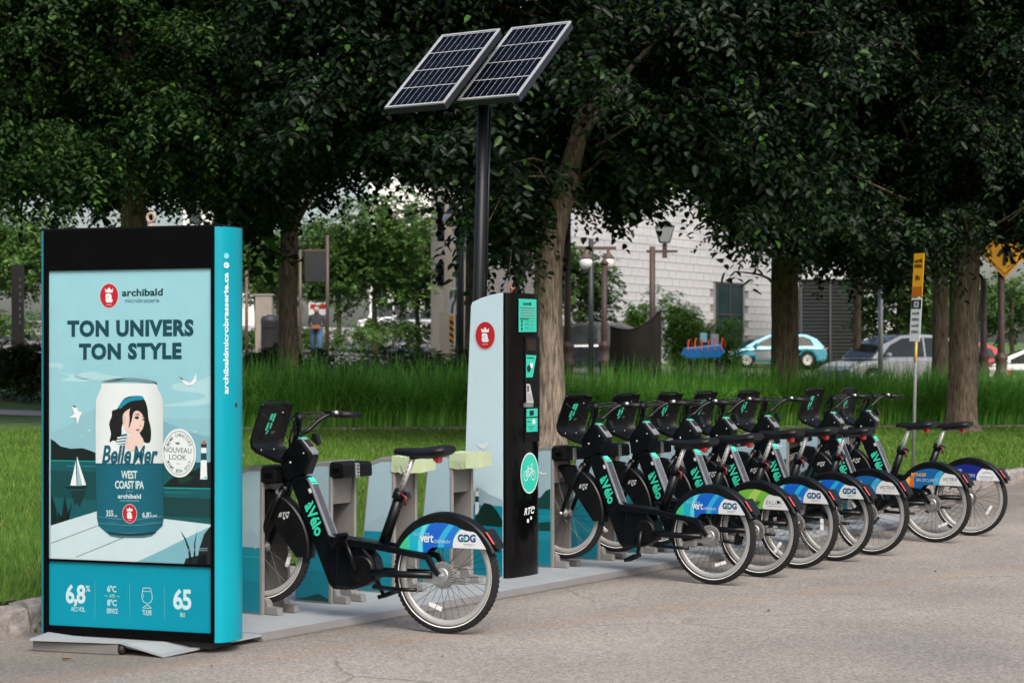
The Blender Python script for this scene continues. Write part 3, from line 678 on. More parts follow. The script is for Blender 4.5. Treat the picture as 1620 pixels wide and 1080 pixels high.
# far street trees, lighter green
def far_tree(name, label, px, D, rx, ztop, zlow, n, m=None, trunk_r=.13, cat='tree', group='street trees across the road', tem=None, sc=1.6, ry=None, trunk=True):
    b = onterr(px, D); t = empty(name, b); tag(t, label, cat, group)
    if ztop > 100: ztop = at(px, ztop, D).z-b.z
    if trunk: trunk_mesh([(0, 0, -.1), (.05, 0, zlow*.6), (0, 0, zlow+.4), (.1, 0, (zlow+ztop)/2)], [trunk_r, trunk_r*.85, trunk_r*.75, trunk_r*.4], 10, seed=int(px)).build('trunk', M_bark, t)
    ry = ry or rx; cs = [(rng.uniform(-.6, .6)*rx, rng.uniform(-.6, .6)*ry, rng.uniform(zlow+.25*(ztop-zlow), ztop-.22*(ztop-zlow)), rng.uniform(.3, .5)) for _ in range(18)]
    q = []
    per = n//18+1
    for c in cs:
        dv = rng.normal(0, 1, (per, 3)); dv /= np.linalg.norm(dv, axis=1)[:, None]; rad = c[3]*rng.uniform(.55, 1, per)**.5
        q.append(np.stack([c[0]+dv[:, 0]*rad*rx, c[1]+dv[:, 1]*rad*ry, c[2]+dv[:, 2]*rad*(ztop-zlow)*.6], 1))
    A = np.concatenate(q); A[:, 2] = np.maximum(A[:, 2], zlow*.9+.05)
    yaw = np.arctan2(A[:, 1], A[:, 0])+rng.normal(0, .6, len(A))
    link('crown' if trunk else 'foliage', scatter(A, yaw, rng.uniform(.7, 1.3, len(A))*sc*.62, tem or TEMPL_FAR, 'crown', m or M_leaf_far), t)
    return t
far_tree('street_tree', 'bright green street tree in the gap left of the traffic light', 592, 78, 2.6, 6.4, 1.6, 1700)
far_tree('street_tree', 'round green street tree nearest the twin globe lamp', 660, 84, 2.3, 6.0, 1.5, 1400)
far_tree('street_tree', 'green street tree just right of the dark left trunk', 535, 88, 2.2, 6.0, 1.7, 1200)
far_tree('street_tree', 'leafy tree cut by the left edge of the picture', -70, 82, 3.0, 6.2, 1.0, 1400)
far_tree('street_tree', 'leafy tree far behind the beige cabinet', 440, 98, 2.6, 6.5, 1.2, 1300)
far_tree('street_tree', 'leafy tree far behind the traffic light', 702, 98, 2.6, 6.5, .8, 1500)
far_tree('street_tree', 'pale green tree at the left edge beside the tall dark pillar', 22, 74, 2.3, 5.2, 1.3, 1400)
far_tree('street_tree', 'green tree between the left trunk and the advertising panel', 405, 90, 2.0, 5.0, 1.6, 900)
far_tree('street_tree', 'light green young tree behind the twin globe post, right of the big trunk', 915, 72, 1.4, 4.8, .9, 1100, sc=1.3)
far_tree('street_tree', 'dark green tree in front of the louvred door', 1420, 70, 1.9, 5.6, 1.4, 1100)
far_tree('street_tree', 'green tree behind the yellow diamond sign', 1600, 92, 3., 5.5, 1.6, 1200)
far_tree('street_tree', 'green tree between the slim dark trunk and the thick right trunk', 1455, 88, 2.4, 5.2, .8, 1000)
for px, D, rx, h, lab in ((1048, 70, 1.25, 455, 'big rounded green shrub behind the hull planter'), (1085, 69, .75, 480, 'rounded green shrub right of the lantern post'), (1133, 70, .85, 497, 'low green shrub beside the tall window'), (1003, 69, .5, 478, 'small green shrub left of the lantern post')):
    far_tree('shrub', lab, px, D, rx, h, .05, 1900, M_shrub, cat='shrub', group='shrubs against the stone wall', sc=.62, trunk=False)
for px, D, rx, h, lab in ((550, 74, 1.5, 503, 'low hedge shrub under the bright street tree'), (610, 78, 1.5, 495, 'low hedge shrub right of the walking person'), (395, 72, .7, 510, 'low bush beside the beige cabinet'), (660, 82, 1.0, 505, 'low hedge shrub left of the tan pillar'), (480, 76, .6, 508, 'low bush right of the dark left trunk'), (15, 70, 1.3, 485, 'green bush behind the dark pillar at the left edge')):
    far_tree('shrub', lab, px, D, rx, h, .05, 500, M_leaf_far, cat='shrub', group='low hedge across the street', sc=.8, trunk=False)
# low dark shrubs
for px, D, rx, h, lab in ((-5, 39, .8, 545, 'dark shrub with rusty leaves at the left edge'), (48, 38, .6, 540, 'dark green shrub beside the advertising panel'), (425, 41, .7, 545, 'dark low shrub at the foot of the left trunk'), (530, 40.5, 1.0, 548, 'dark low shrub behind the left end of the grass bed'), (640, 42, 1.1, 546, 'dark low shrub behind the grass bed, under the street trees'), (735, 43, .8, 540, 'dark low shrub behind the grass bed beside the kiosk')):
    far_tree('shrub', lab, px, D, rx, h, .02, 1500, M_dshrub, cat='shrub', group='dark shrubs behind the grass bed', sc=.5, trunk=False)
# ================================================================ advertising panel
M_teal = mat('teal_panel', s2l(0, 138, 156), .32, var=.09, scale=1.6, spec=.25)
M_blackgloss = mat('black_gloss', (.0018, .0018, .0022), .15, var=.2, scale=3, spec=.22)
M_blackmat = mat('black_plastic', (.003, .0032, .0036), .42, var=.25, scale=10, bump=.06, bscale=250, spec=.18)
M_alu = mat('aluminium', (.52, .52, .52), .35, .85, var=.1, scale=20)
M_greyflange = mat('grey_flange', (.24, .235, .23), .45, .3, var=.08)
AL = R(20); PW = 1.059; PH = 2.226
ex = Vector((math.cos(AL), -math.sin(AL), 0)); ez = Vector((0, 0, 1)); nf = Vector((-math.sin(AL), -math.cos(AL), 0))
PR = ground(339.6, 1016.4, .06)                       # near bottom corner of the front
PO = PR-ex*PW; PO.z = .06                              # far bottom corner
ad = empty('advertising_panel', PO); tag(ad, 'tall teal and black advertising panel with a beer can poster', 'advertising panel')
adM = Matrix.Rotation(-AL, 4, 'Z'); ad.rotation_euler = (0, 0, -AL)
# local: x to the right along the front, y into the depth, z up
DEP = .27
prof = [(0, 0), (.022, .012), (.043, .035), (.060, .085), (.066, .135), (.060, .185), (.043, .235), (.022, .258), (0, .27)]
prof = [(p.x, p.y) for p in spline([(a, b, 0) for a, b in prof], 3)]
mb = MB(); out = [(PW+a, b) for a, b in prof]+[(-a, b) for a, b in prof[::-1]]
mb.box((PW/2, DEP/2, PH/2), (PW-.002, DEP-.03, PH-.02)); mb.build('core', M_blackmat, ad)
for side in (1, -1):
    mb = MB(); pf = [((PW+a) if side > 0 else -a, b) for a, b in prof]
    g = [[Vector((x, y, z)) for x, y in pf] for z in (.0, PH)]
    mb.sheet(g, flip=(side > 0)); n_ = len(pf)
    for z, fl in ((PH, side > 0), (0, side < 0)): mb.add([Vector((x, y, z)) for x, y in pf], [tuple(range(n_)) if fl else tuple(range(n_))[::-1]])
    mb.build('side_panel', M_teal, ad)
mb = MB(); mb.box((PW/2, DEP/2, PH+.006), (PW+.07, DEP-.03, .012)); mb.build('top_cap', M_blackmat, ad)
mb = MB(); mb.box((PW/2, DEP/2, -.02), (PW-.06, DEP-.06, .04)); mb.build('plinth', M_dark, ad)
cv = plane_conv(PO, ex, ez)
def L2(px, py): return cv(px, py)
x0, zt = L2(75, 887.5); x1, _ = L2(334, 896.7); _, zb = L2(77, 1000)
zl0, zl1 = .05, L2(200, 891)[1]
XL, XR = .028, PW-.018; ZP0, ZP1 = zl1+.012, L2(200, 426.5)[1]
M_frame = mat('black_frame', (.0015, .0015, .0018), .35, var=.1, spec=.07)
mb = MB()      # raised black frame round poster, infill strip and the header
for (a, b_, c_, d_) in ((0, XL, 0, PH), (XR, PW, 0, PH), (XL, XR, zl1-.001, ZP0), (XL, XR, ZP1, PH), (XL, XR, 0, zl0)):
    mb.box(((a+b_)/2, .004, (c_+d_)/2), (b_-a-.0005, .03, d_-c_-.0005))
mb.build('frame', M_frame, ad)
mb = MB(); mb.box(((XL+XR)/2, .013, (zl0+zl1)/2), (XR-XL, .02, zl1-zl0)); lowp = mb.build('lower_panel', mat('teal_lower_panel', s2l(0, 124, 145), .35, var=.03, spec=.25), ad)
mb = MB(); mb.box(((XL+XR)/2, .013, (ZP0+ZP1)/2), (XR-XL, .02, ZP1-ZP0)); post = mb.build('poster', mat('poster_paper', s2l(158, 210, 220), .4, var=.03), ad)
ring = MB(); ring.lathe([(.024+.009*math.cos(t), .009*math.sin(t)) for t in np.linspace(0, 6.283, 11)[:-1]], (PW*.56, DEP/2, PH+.068), 'y', 18, closed=True)
ring.tube([(PW*.56, DEP/2, PH+.01), (PW*.56, DEP/2, PH+.035)], .015, 10); ring.build('lifting_eye', mat('rusty_beige', (.30, .23, .18), .6, var=.25), ad)

loc = lambda f: (lambda x, y: f(x, y))
cvB = plane_conv(PO+nf*-.003, ex, ez, 3.6, None, 50, 580)      # zoomed view of the poster middle
cvA = plane_conv(PO+nf*-.003, ex, ez, 3.6, None, 0, 320)       # top
cvC = plane_conv(PO+nf*-.003, ex, ez, 3.857, None, 0, 780)     # bottom
DARK = s2l(6, 66, 84); WH = s2l(232, 240, 242); TEALD = s2l(8, 84, 92); NIGHT = s2l(4, 20, 26); RED = s2l(188, 22, 38)
def PP(conv): return Print((0, 0.003, 0), (1, 0, 0), (0, 0, 1), step=.0004, base=.0006, conv=conv)
xl, xr, zb0, zb1 = XL, XR, ZP0, ZP1
rect = lambda a, b, c, d: [(a, c), (b, c), (b, d), (a, d)]
cl_ = lambda p: (min(max(p[0], xl), xr), min(max(p[1], zb0), zb1))
class CP(Print):
    def loc(s, p): return cl_(s.conv(*p))
def CPP(conv): return CP((0, 0.003, 0), (1, 0, 0), (0, 0, 1), step=.0004, base=.0006, conv=conv)
# --- scenery print
p = CPP(cvB)
skycol = lambda q: tuple(np.array(s2l(150, 206, 218))*(.86+.16*(q[1]-zb0)/(zb1-zb0)))
p.poly(rect(xl, xr, zb0, zb1), skycol, 0, raw=True)
CLD = s2l(172, 214, 222)
p.poly([(90, -20), (170, -22), (180, 5), (165, 30), (240, 45), (330, 70), (300, 85), (170, 78), (215, 60), (200, 45), (160, 35), (165, 12), (90, -2)], CLD, 1, 3)
p.poly([(330, 25), (430, 45), (520, 60), (420, 75), (330, 75), (240, 60)], CLD, 1, 3)
p.poly([(1030, 60), (960, 75), (820, 95), (800, 125), (850, 140), (960, 150), (990, 175), (900, 195), (760, 215), (760, 225), (1030, 205)], CLD, 1, 3)
p.poly([(115, 370), (170, 355), (260, 300), (360, 236), (450, 260), (450, 470), (115, 470)], s2l(140, 190, 202), 2)
p.poly([(740, 292), (1030, 297), (1030, 560), (740, 560)], s2l(140, 192, 204), 2)
p.poly([(740, 300), (800, 330), (900, 372), (1030, 400), (1030, 560), (740, 560)], s2l(120, 176, 190), 3)
p.poly([(110, 410), (135, 425), (165, 452), (225, 466), (290, 462), (345, 480), (380, 496), (380, 545), (110, 540)], NIGHT, 3)
wat = lambda q: tuple(np.array(TEALD)*(.55+.7*abs(math.sin(q[1]*9))))
p.poly([(110, 530), (1030, 545), (1030, 900), (110, 900)], TEALD, 4)
p.poly([(110, 590), (400, 600), (400, 760), (110, 740)], s2l(6, 66, 72), 5)
p.poly([(110, 530), (400, 535), (400, 541), (110, 536)], s2l(20, 150, 150), 6); p.poly([(200, 562), (400, 564), (400, 568), (200, 566)], s2l(20, 140, 140), 6)
p.poly([(740, 690), (790, 640), (850, 610), (930, 590), (980, 560), (1030, 535), (1030, 695)], NIGHT, 5)
p.poly([(830, 640), (880, 615), (930, 625), (900, 650), (850, 668)], s2l(8, 52, 46), 6)
p.poly([(740, 684), (1030, 690), (1030, 697), (740, 691)], s2l(20, 150, 145), 6); p.poly([(740, 712), (910, 715), (910, 719), (740, 716)], s2l(20, 130, 130), 6)
p.poly([(740, 740), (1030, 750), (1030, 860), (740, 850)], s2l(6, 60, 62), 5)
# sailing boat
p.poly([(222, 674), (238, 610), (253, 535), (258, 676)], WH, 7); p.poly([(260, 508), (285, 590), (312, 672), (262, 676)], WH, 7)
p.poly([(262, 540), (290, 672), (262, 676)], s2l(150, 190, 200), 8); p.poly([(183, 682), (325, 682), (305, 692), (210, 692)], s2l(3, 14, 18), 7)
p.poly([(222, 705), (312, 705), (275, 800), (262, 770), (250, 790)], s2l(5, 44, 50), 6)
# lighthouse
p.poly([(968, 460), (996, 460), (1002, 640), (962, 640)], WH, 7); p.poly([(967, 490), (998, 490), (999, 530), (965, 530)], s2l(6, 70, 84), 8); p.poly([(965, 440), (1000, 440), (998, 460), (968, 460)], s2l(20, 50, 60), 8); p.poly([(970, 430), (984, 415), (997, 430), (997, 440), (970, 440)], s2l(170, 110, 90), 8)
p.poly([(960, 640), (1005, 620), (1003, 640), (985, 635)], s2l(150, 190, 195), 8)
# pier of planks
p.poly([(110, 903), (250, 860), (385, 818), (760, 865), (1035, 897), (1035, 1130), (110, 1130)], s2l(196, 219, 224), 7)
p.poly([(1035, 905), (900, 965), (740, 1045), (600, 1130), (1035, 1130)], s2l(118, 176, 190), 8)
for a, b_ in (((112, 1004), (390, 899)), ((255, 1082), (560, 958))):
    p.line([a, b_], .003, s2l(40, 60, 68), 8)
p.disc((560, 945), .095, s2l(140, 178, 188), 8, ry=.016)
# reeds
for q in ([(112, 720), (140, 800), (150, 890), (112, 902)], [(190, 735), (205, 800), (215, 865), (170, 880)], [(235, 765), (222, 830), (215, 866), (195, 872)], [(150, 820), (170, 850), (185, 878), (150, 888)], [(1035, 900), (985, 950), (955, 1040), (945, 1130), (1035, 1130)], [(848, 930), (880, 975), (905, 1040), (915, 1110), (900, 1110), (895, 1050), (875, 985)], [(947, 925), (935, 1000), (936, 1090), (924, 1090), (928, 1000)], [(880, 1090), (1000, 1060), (1000, 1125), (870, 1125)]):
    p.poly(q, NIGHT, 9)
p.line([(855, 1040), (1005, 1032)], .003, s2l(160, 180, 185), 10); p.line([(880, 1046), (1005, 1044)], .0025, s2l(150, 170, 175), 10)
# gulls
for q in ([(836, 52), (870, 78), (905, 95), (925, 70), (938, 36), (940, 80), (918, 104), (880, 104), (855, 80)], [(230, 222), (256, 226), (270, 255), (292, 258), (278, 280), (262, 330), (255, 290), (212, 292), (245, 268)], [(318, 355), (330, 362), (340, 355), (331, 368)], [(282, 390), (291, 396), (300, 390), (291, 400)], [(915, 360), (930, 370), (945, 360), (932, 376)]):
    p.poly(q, WH, 7)
p.poly([(836, 52), (868, 72), (858, 74)], NIGHT, 8); p.poly([(230, 220), (258, 224), (250, 234)], NIGHT, 8)
p.build('scenery_print', PRINT, post)
# --- the can
p = CPP(cvB)
def cancol(base, dark=.45):
    def f(q):
        l, r_ = cvB(368, 500)[0], cvB(752, 500)[0]; t = (q[0]-l)/(r_-l); k = 1-(dark)*max(0, (abs(t-.45)-.25)/.55)**1.2
        return tuple(np.array(base)*k)
    return f
def strips(left, right, n=12):
    out_ = []
    for i in range(n):
        a, b_ = i/n, (i+1)/n
        out_.append([tuple(np.array(l)*(1-a)+np.array(r_)*a) for l, r_ in zip(left, right)]+[tuple(np.array(l)*(1-b_)+np.array(r_)*b_) for l, r_ in zip(left, right)][::-1])
    return out_
upL = [(402, 92), (398, 120), (375, 170), (368, 200), (367, 350), (368, 548)]; upR = [(718, 96), (722, 125), (745, 170), (752, 200), (752, 350), (752, 548)]
for q in strips(upL, upR): p.poly(q, cancol(s2l(226, 235, 237), .42), 11)
loL = [(368, 548), (370, 700), (375, 860), (385, 905), (430, 945)]; loR = [(752, 548), (753, 700), (756, 860), (748, 905), (705, 945)]
for q in strips(loL, loR): p.poly(q, cancol(s2l(10, 96, 116), .62), 11)
for q in strips([(430, 942), (450, 962), (500, 972)], [(705, 942), (690, 962), (640, 972)], 6): p.poly(q, s2l(60, 110, 122), 12)
p.poly([(440, 938), (560, 950), (700, 938), (695, 952), (560, 962), (450, 952)], s2l(8, 50, 60), 13, 2)
p.poly([(402, 94), (420, 78), (480, 66), (560, 62), (640, 68), (700, 80), (718, 96), (640, 84), (560, 78), (480, 82)], s2l(120, 150, 158), 12, 2)
p.poly([(420, 84), (500, 68), (540, 66), (500, 76)], s2l(30, 60, 70), 13)
p.poly([(690, 80), (716, 92), (718, 104), (700, 90)], s2l(30, 50, 58), 13)
# portrait: hair, face, shoulder, striped shirt, head band
HAIR = s2l(14, 12, 16); SKIN = s2l(232, 205, 194)
p.poly([(505, 215), (535, 178), (590, 165), (640, 180), (662, 230), (668, 290), (680, 340), (684, 380), (676, 430), (640, 425), (620, 380), (560, 300), (520, 330), (515, 390), (500, 430), (470, 418), (447, 428), (455, 380), (445, 325), (460, 280), (462, 250), (490, 240)], HAIR, 13, 3)
p.poly([(515, 385), (545, 380), (560, 420), (640, 405), (640, 440), (482, 440), (486, 425)], s2l(14, 100, 120), 14)
for k in range(3): p.poly([(492-k*4, 400+k*16), (548, 392+k*16), (550, 399+k*16), (490-k*4, 408+k*16)], WH, 15)
p.poly([(522, 300), (528, 265), (560, 240), (600, 232), (632, 250), (645, 300), (638, 345), (615, 378), (585, 388), (548, 372), (530, 345)], SKIN, 14, 3)
p.poly([(540, 410), (560, 388), (600, 380), (632, 400), (640, 440), (600, 470), (565, 480), (540, 450)], SKIN, 15, 3)
p.poly([(575, 225), (615, 225), (650, 250), (668, 330), (660, 400), (640, 380), (650, 320), (640, 280), (612, 250), (585, 260), (572, 310), (556, 350), (562, 300), (560, 260)], HAIR, 16, 3)
p.poly([(500, 228), (520, 195), (560, 175), (600, 164), (636, 168), (640, 186), (600, 190), (560, 200), (528, 222), (508, 238)], s2l(20, 140, 170), 17, 2)
p.poly([(590, 284), (608, 280), (618, 290), (606, 298), (594, 295)], s2l(40, 28, 28), 17); p.poly([(588, 272), (612, 266), (622, 276), (610, 274)], HAIR, 17); p.poly([(634, 296), (648, 292), (648, 303), (638, 304)], s2l(40, 28, 28), 17); p.poly([(632, 280), (650, 278), (650, 284), (634, 286)], HAIR, 17)
p.poly([(622, 330), (632, 334), (626, 340), (616, 337)], s2l(196, 150, 140), 17); p.poly([(594, 358), (612, 352), (622, 358), (608, 366)], s2l(176, 92, 92), 17)
p.poly([(524, 290), (534, 272), (542, 290), (536, 318), (526, 315)], s2l(222, 190, 180), 17)
# script name with its white outline
for bold, c_, ly in ((.095, WH, 18), (.03, s2l(8, 88, 108), 19)):
    p.text('Belle', (405, 552), (572, 552), 106, c_, ly, bold, .25); p.text('Mer', (580, 556), (724, 552), 106, c_, ly, bold, .25)
p.text('WEST', (513, 636), (605, 637), 46, s2l(206, 226, 230), 13, .025, space=.92); p.text('COAST IPA', (478, 693), (643, 695), 46, s2l(206, 226, 230), 13, .025, space=.92)
p.line([(540, 708), (580, 708)], .0018, s2l(150, 190, 198), 13)
p.text('archibald', (494, 748), (626, 750), 26, s2l(206, 226, 230), 13, .025); p.text('microbrasserie', (506, 764), (615, 765), 8, s2l(150, 190, 198), 13, .02)
p.text('355', (428, 850), (468, 851), 36, s2l(206, 226, 230), 13, .02); p.text('mL', (472, 853), (492, 853), 12, s2l(206, 226, 230), 13, .02)
p.text('6,8', (634, 862), (672, 862), 36, s2l(206, 226, 230), 13, .02); p.text('%', (674, 838), (684, 838), 12, s2l(206, 226, 230), 13, .02); p.text('alc./vol', (675, 855), (716, 852), 14, s2l(206, 226, 230), 13, .02)
p.line([(380, 852), (520, 868), (600, 870), (752, 850)], .0016, s2l(120, 170, 180), 12); p.line([(382, 888), (520, 900), (610, 900), (750, 884)], .0016, s2l(120, 170, 180), 12)
p.smudge((432, 885), (494, 889), .004, s2l(60, 130, 145), 12, 8); p.smudge((638, 889), (704, 885), .004, s2l(60, 130, 145), 12, 8)
def emblem(p, c, r, lay, sc_):
    """red oval badge: crown over a bold a"""
    p.disc(c, r, s2l(200, 205, 208), lay, ry=r*1.15); p.disc(c, r*.93, RED, lay+1, ry=r*1.08)
    x, y = c; q = sc_
    p.poly([(x-13*q, y-12*q), (x-15*q, y-28*q), (x-8*q, y-20*q), (x, y-32*q), (x+8*q, y-20*q), (x+15*q, y-28*q), (x+13*q, y-12*q)], WH, lay+2)
    p.text('a', (x-13*q, y+25*q), (x+13*q, y+25*q), 34*q, WH, lay+2, .045)
    for k in range(5): p.disc((x+(-8+4*k)*q, y+33*q), r*.035, WH, lay+2, n=8)
emblem(p, (562, 835), cvB(604, 835)[0]-cvB(562, 835)[0], 14, 1.15)
p.build('can_print', PRINT, post)
# --- round sticker
p = CPP(cvB)
c = (845, 490); r_ = cvB(942, 490)[0]-cvB(845, 490)[0]
p.disc(c, r_, s2l(226, 234, 234), 20, ry=r_*1.27); p.ring(c, r_*.9, r_*.02, DARK, 21, ry=1.27)
p.text('NOUVEAU', (757, 484), (915, 493), 30, DARK, 21, .0, space=1.0); p.text('LOOK', (788, 527), (886, 531), 30, DARK, 21, .0)
p.arctext('MÊME CARACTÈRE', c, r_*.74, R(158), R(22), r_*.17, DARK, 21, .01, ry=1.27); p.arctext('MÊME BON GOÛT', c, r_*.74, R(205), R(335), r_*.17, DARK, 21, .01, True, ry=1.27)
p.poly([(826, 440), (824, 428), (831, 434), (837, 425), (843, 434), (850, 428), (848, 440)], DARK, 21); p.line([(826, 550), (852, 551)], .002, DARK, 21)
p.build('round_sticker', PRINT, post)
# --- headline
p = CPP(cvA)
emblem(p, (622, 532), (cvA(677, 532)[0]-cvA(622, 532)[0]), 2, 1.55)
p.text('archibald', (695, 536), (928, 532), 42, s2l(12, 36, 44), 2, .028); p.text('microbrasserie', (714, 572), (908, 570), 24, s2l(20, 40, 48), 2, .0)
p.text('TON UNIVERS', (384, 768), (1104, 763), 96, DARK, 2, .052, space=1.1); p.text('TON STYLE', (450, 898), (1035, 894), 95, DARK, 2, .052, space=1.1)
p.disc((935, 497), .0022, DARK, 2)
p.build('lettering', PRINT, post)
# --- lower strip lettering
p = PP(cvC); LC = s2l(196, 226, 232)
p.text('6,8', (402, 690), (522, 693), 138, LC, 1, .03, space=.9); p.text('%', (525, 598), (551, 599), 38, LC, 1, .01); p.text('ALC./ VOL.', (434, 717), (520, 722), 28, LC, 1, .01, space=.9)
p.build('alcohol_figure', PRINT, lowp)
p.text('6°C', (655, 600), (711, 603), 40, LC, 1, .02, space=.9); p.text('A/TO', (668, 633), (702, 635), 18, LC, 1, .01); p.line([(637, 623), (658, 624)], .0018, LC, 1); p.line([(712, 627), (733, 628)], .0018, LC, 1)
p.text('8°C', (655, 684), (713, 687), 40, LC, 1, .02, space=.9); p.text('SERVICE', (651, 730), (720, 733), 30, LC, 1, .01, space=.9)
p.build('serving_temperature', PRINT, lowp); p.text('65', (1057, 707), (1168, 712), 128, LC, 1, .03, space=.9); p.text('IBU', (1100, 752), (1128, 754), 26, LC, 1, .01)
p.build('bitterness_figure', PRINT, lowp)
for X_, a, b_ in ((580, 543, 752), (792, 552, 752), (1005, 563, 765)):
    for k in range(22): y_ = a+(b_-a)*k/21; p.disc((X_, y_), .0014, LC, 1, n=6)
    p.build('dotted_divider', PRINT, lowp)['kind'] = 'stuff'
gl = [(874, 576), (868, 610), (866, 640), (878, 662), (896, 670), (896, 682), (880, 690), (872, 698), (924, 699), (916, 690), (903, 682), (903, 670), (922, 662), (930, 640), (927, 610), (918, 577), (874, 576)]
p.line(gl, .0032, LC, 1); p.line([(872, 597), (921, 598)], .0026, LC, 1); p.line([(876, 615), (875, 640)], .002, LC, 1)
p.text('TULIPE', (869, 740), (927, 743), 30, LC, 1, .01, space=.9); p.build('glass_symbol', PRINT, lowp)
# --- web address up the side panel: on the curved right side
sp = [o for o in ad.children if o.name.startswith('side_panel')][0]
t_, (qa, qb) = None, (prof[4], prof[7])
dv = Vector((qb[0]-qa[0], qb[1]-qa[1])); nn = Vector((dv.y, -dv.x)).normalized()
p = Print((PW+qa[0]+nn.x*.002, qa[1]+nn.y*.002, 0), Vector((dv.x, dv.y, 0)).normalized(), (0, 0, 1), base=.0025)
w_ = .03
z0_ = 1.33; z1_ = 1.98
p.text('archibaldmicrobrasserie.ca', (.012+w_, z0_), (.012+w_, z1_), None, WH, 0, .03, up=(.012, z0_))
p.disc((.03, 2.02), .016, WH, 0); p.disc((.03, 2.07), .016, s2l(120, 205, 220), 0); p.text('f', (.034, 2.013), (.034, 2.026), None, s2l(0, 160, 190), 1, .05, up=(.022, 2.013))
p.build('web_address', PRINT, sp)
mb = MB(); mb.ball((PW+.062, .12, 1.27), (.008, .012, .016)); mb.build('lock', M_dark, sp)
# ================================================================ docks
M_dockprint = PRINT
YFLIP[0] = True
SKYP = s2l(176, 202, 212); TEALW = s2l(10, 140, 160); HILL = s2l(10, 66, 64); MTN = s2l(160, 186, 198)
DOCK_A = [0, .655, 1.31, 1.965]+[3.25+.66*k for k in range(9)]
def make_dock(label, art):
    t = empty('dock', (0, 0, 0)); tag(t, label, 'dock', 'bicycle docks on the base plates')
    # local x = towards the road, y = back along the row (towards the camera), z up; near side at y=0, far side at y=-.26
    H_, W_ = .89, .26
    out = [(0, 0), (0, H_-.012), (-.012, H_), (-.10, H_-.006), (-.19, H_-.035), (-.205, H_-.06), (-.25, .45), (-.285, .12), (-.30, 0)]
    for y0, nm in ((-.024, 'side_panel'), (-W_, 'side_panel')):
        mb = MB(); mb.prism(out, y0, y0+.024, .004); sp_ = mb.build(nm, M_greyflange, t)
        if y0 == -.024:
            p = Print((0, 0, 0), (1, 0, 0), (0, 0, 1), base=.0015, step=.0008)
            # the print faces +y: mirror the axes so that its normal points to the near side
            p.n = Vector((0, 1, 0))
            inn = [(-.018, .012), (-.018, H_-.03), (-.10, H_-.033), (-.185, H_-.06), (-.196, H_-.085), (-.238, .45), (-.272, .12), (-.286, .012)]
            def clip(zlo, zhi):
                q = []; m = len(inn)
                for i in range(m):
                    a, b_ = Vector(inn[i]), Vector(inn[(i+1) % m])
                    def ins(v): return zlo <= v.y <= zhi
                    pts_ = [a] if ins(a) else []
                    cr_ = [((lim-a.y)/(b_.y-a.y), lim) for lim in (zlo, zhi) if (a.y-lim)*(b_.y-lim) < 0]
                    for tt_, lim in sorted(cr_): pts_.append(a+(b_-a)*tt_)
                    q += pts_
                return [tuple(v) for v in q]
            zs = np.linspace(.012, H_-.031, 9)
            for a, b_ in zip(zs, zs[1:]): p.poly(clip(a, b_), (lambda q: tuple(np.array(s2l(168, 198, 208))*(.9+.14*q[1]))), 0, raw=True)
            zw = .40+.03*art
            p.poly(clip(.012, zw), TEALW, 1, raw=True)
            p.poly(clip(zw-.06, zw-.052), s2l(40, 165, 180), 2, raw=True); p.poly(clip(.012, .2), s2l(8, 128, 148), 2, raw=True)
            if art in (0, 2, 4): p.poly([(-.02, zw+.002), (-.02, zw+.06), (-.09, zw+.115), (-.15, zw+.085), (-.22, zw+.045), (-.225, zw+.002)], MTN, 1, raw=True)
            if art in (1, 3, 4):
                p.poly([(-.02, zw), (-.02, zw+.15), (-.06, zw+.135), (-.10, zw+.09), (-.16, zw+.06), (-.215, zw+.035), (-.225, zw)], HILL, 3, raw=True)
                p.poly([(-.02, zw-.16), (-.02, zw-.09), (-.10, zw-.10), (-.2, zw-.13), (-.24, zw-.16)], HILL, 3, raw=True)
                p.poly([(-.05, zw+.27), (-.085, zw+.262), (-.10, zw+.275), (-.13, zw+.268), (-.095, zw+.25), (-.06, zw+.255)], WH, 3, raw=True)
            if art == 5: p.poly([(-.02, .03), (-.1, .06), (-.2, .03), (-.27, .02), (-.27, .013), (-.02, .013)], HILL, 3, raw=True)
            p.build('landscape_print', PRINT, sp_)
    mb = MB(); mb.prism([(-.012, H_-.002), (-.012, H_+.006), (-.10, H_), (-.19, H_-.03), (-.212, H_-.062), (-.30, .004), (-.288, .004), (-.2, H_-.075)], -W_+.012, -.012)
    mb.build('cover', M_greyflange, t)
    mb = MB(); mb.box((-.23, -.13, .40), (.02, W_-.05, .8)); mb.build('back_wall', M_steel, t)
    mb = MB(); mb.prism([(-.03, .62), (-.012, .78), (-.2, .8), (-.2, .62)], -W_+.026, -.026); mb.build('gusset', M_steel, t)
    for y in (-.052, -W_+.052):      # feet guiding the wheel
        mb = MB(); mb.prism([(-.22, .002), (-.22, .10), (-.01, .10), (.012, .085), (.02, .05), (.095, .045), (.1, .002)], y-.024, y+.024, .004); mb.build('foot', M_greyflange, t)
    mb = MB(); mb.prism([(-.012, .795), (-.012, .872), (-.002, .886), (.085, .882), (.100, .868), (.104, .80), (.093, .79)], -W_-.03, .003, .006)
    hd = mb.build('lock_head', M_blackmat, t)
    mb = MB(); mb.prism([(.100, .787), (.113, .79), (.110, .873), (.100, .88)], -.15, -.11, .002); lt = mb.build('latch', M_alu, hd)
    mb = MB()
    for k in range(4): mb.box((.1135, -.13, .80+.021*k), (.006, .016, .008))
    mb.build('latch_window', mat('latch_dark', (.03, .03, .03), .3), hd)
    mb = MB(); mb.box((.045, .004, .835), (.05, .004, .03)); mb.build('side_plate', M_frame, hd)
    return t
def place_row(o, a, v, rz=0.):
    o.location = rowpt(a, v, .048); o.rotation_euler = (0, 0, math.atan2(V.y, V.x)+rz)
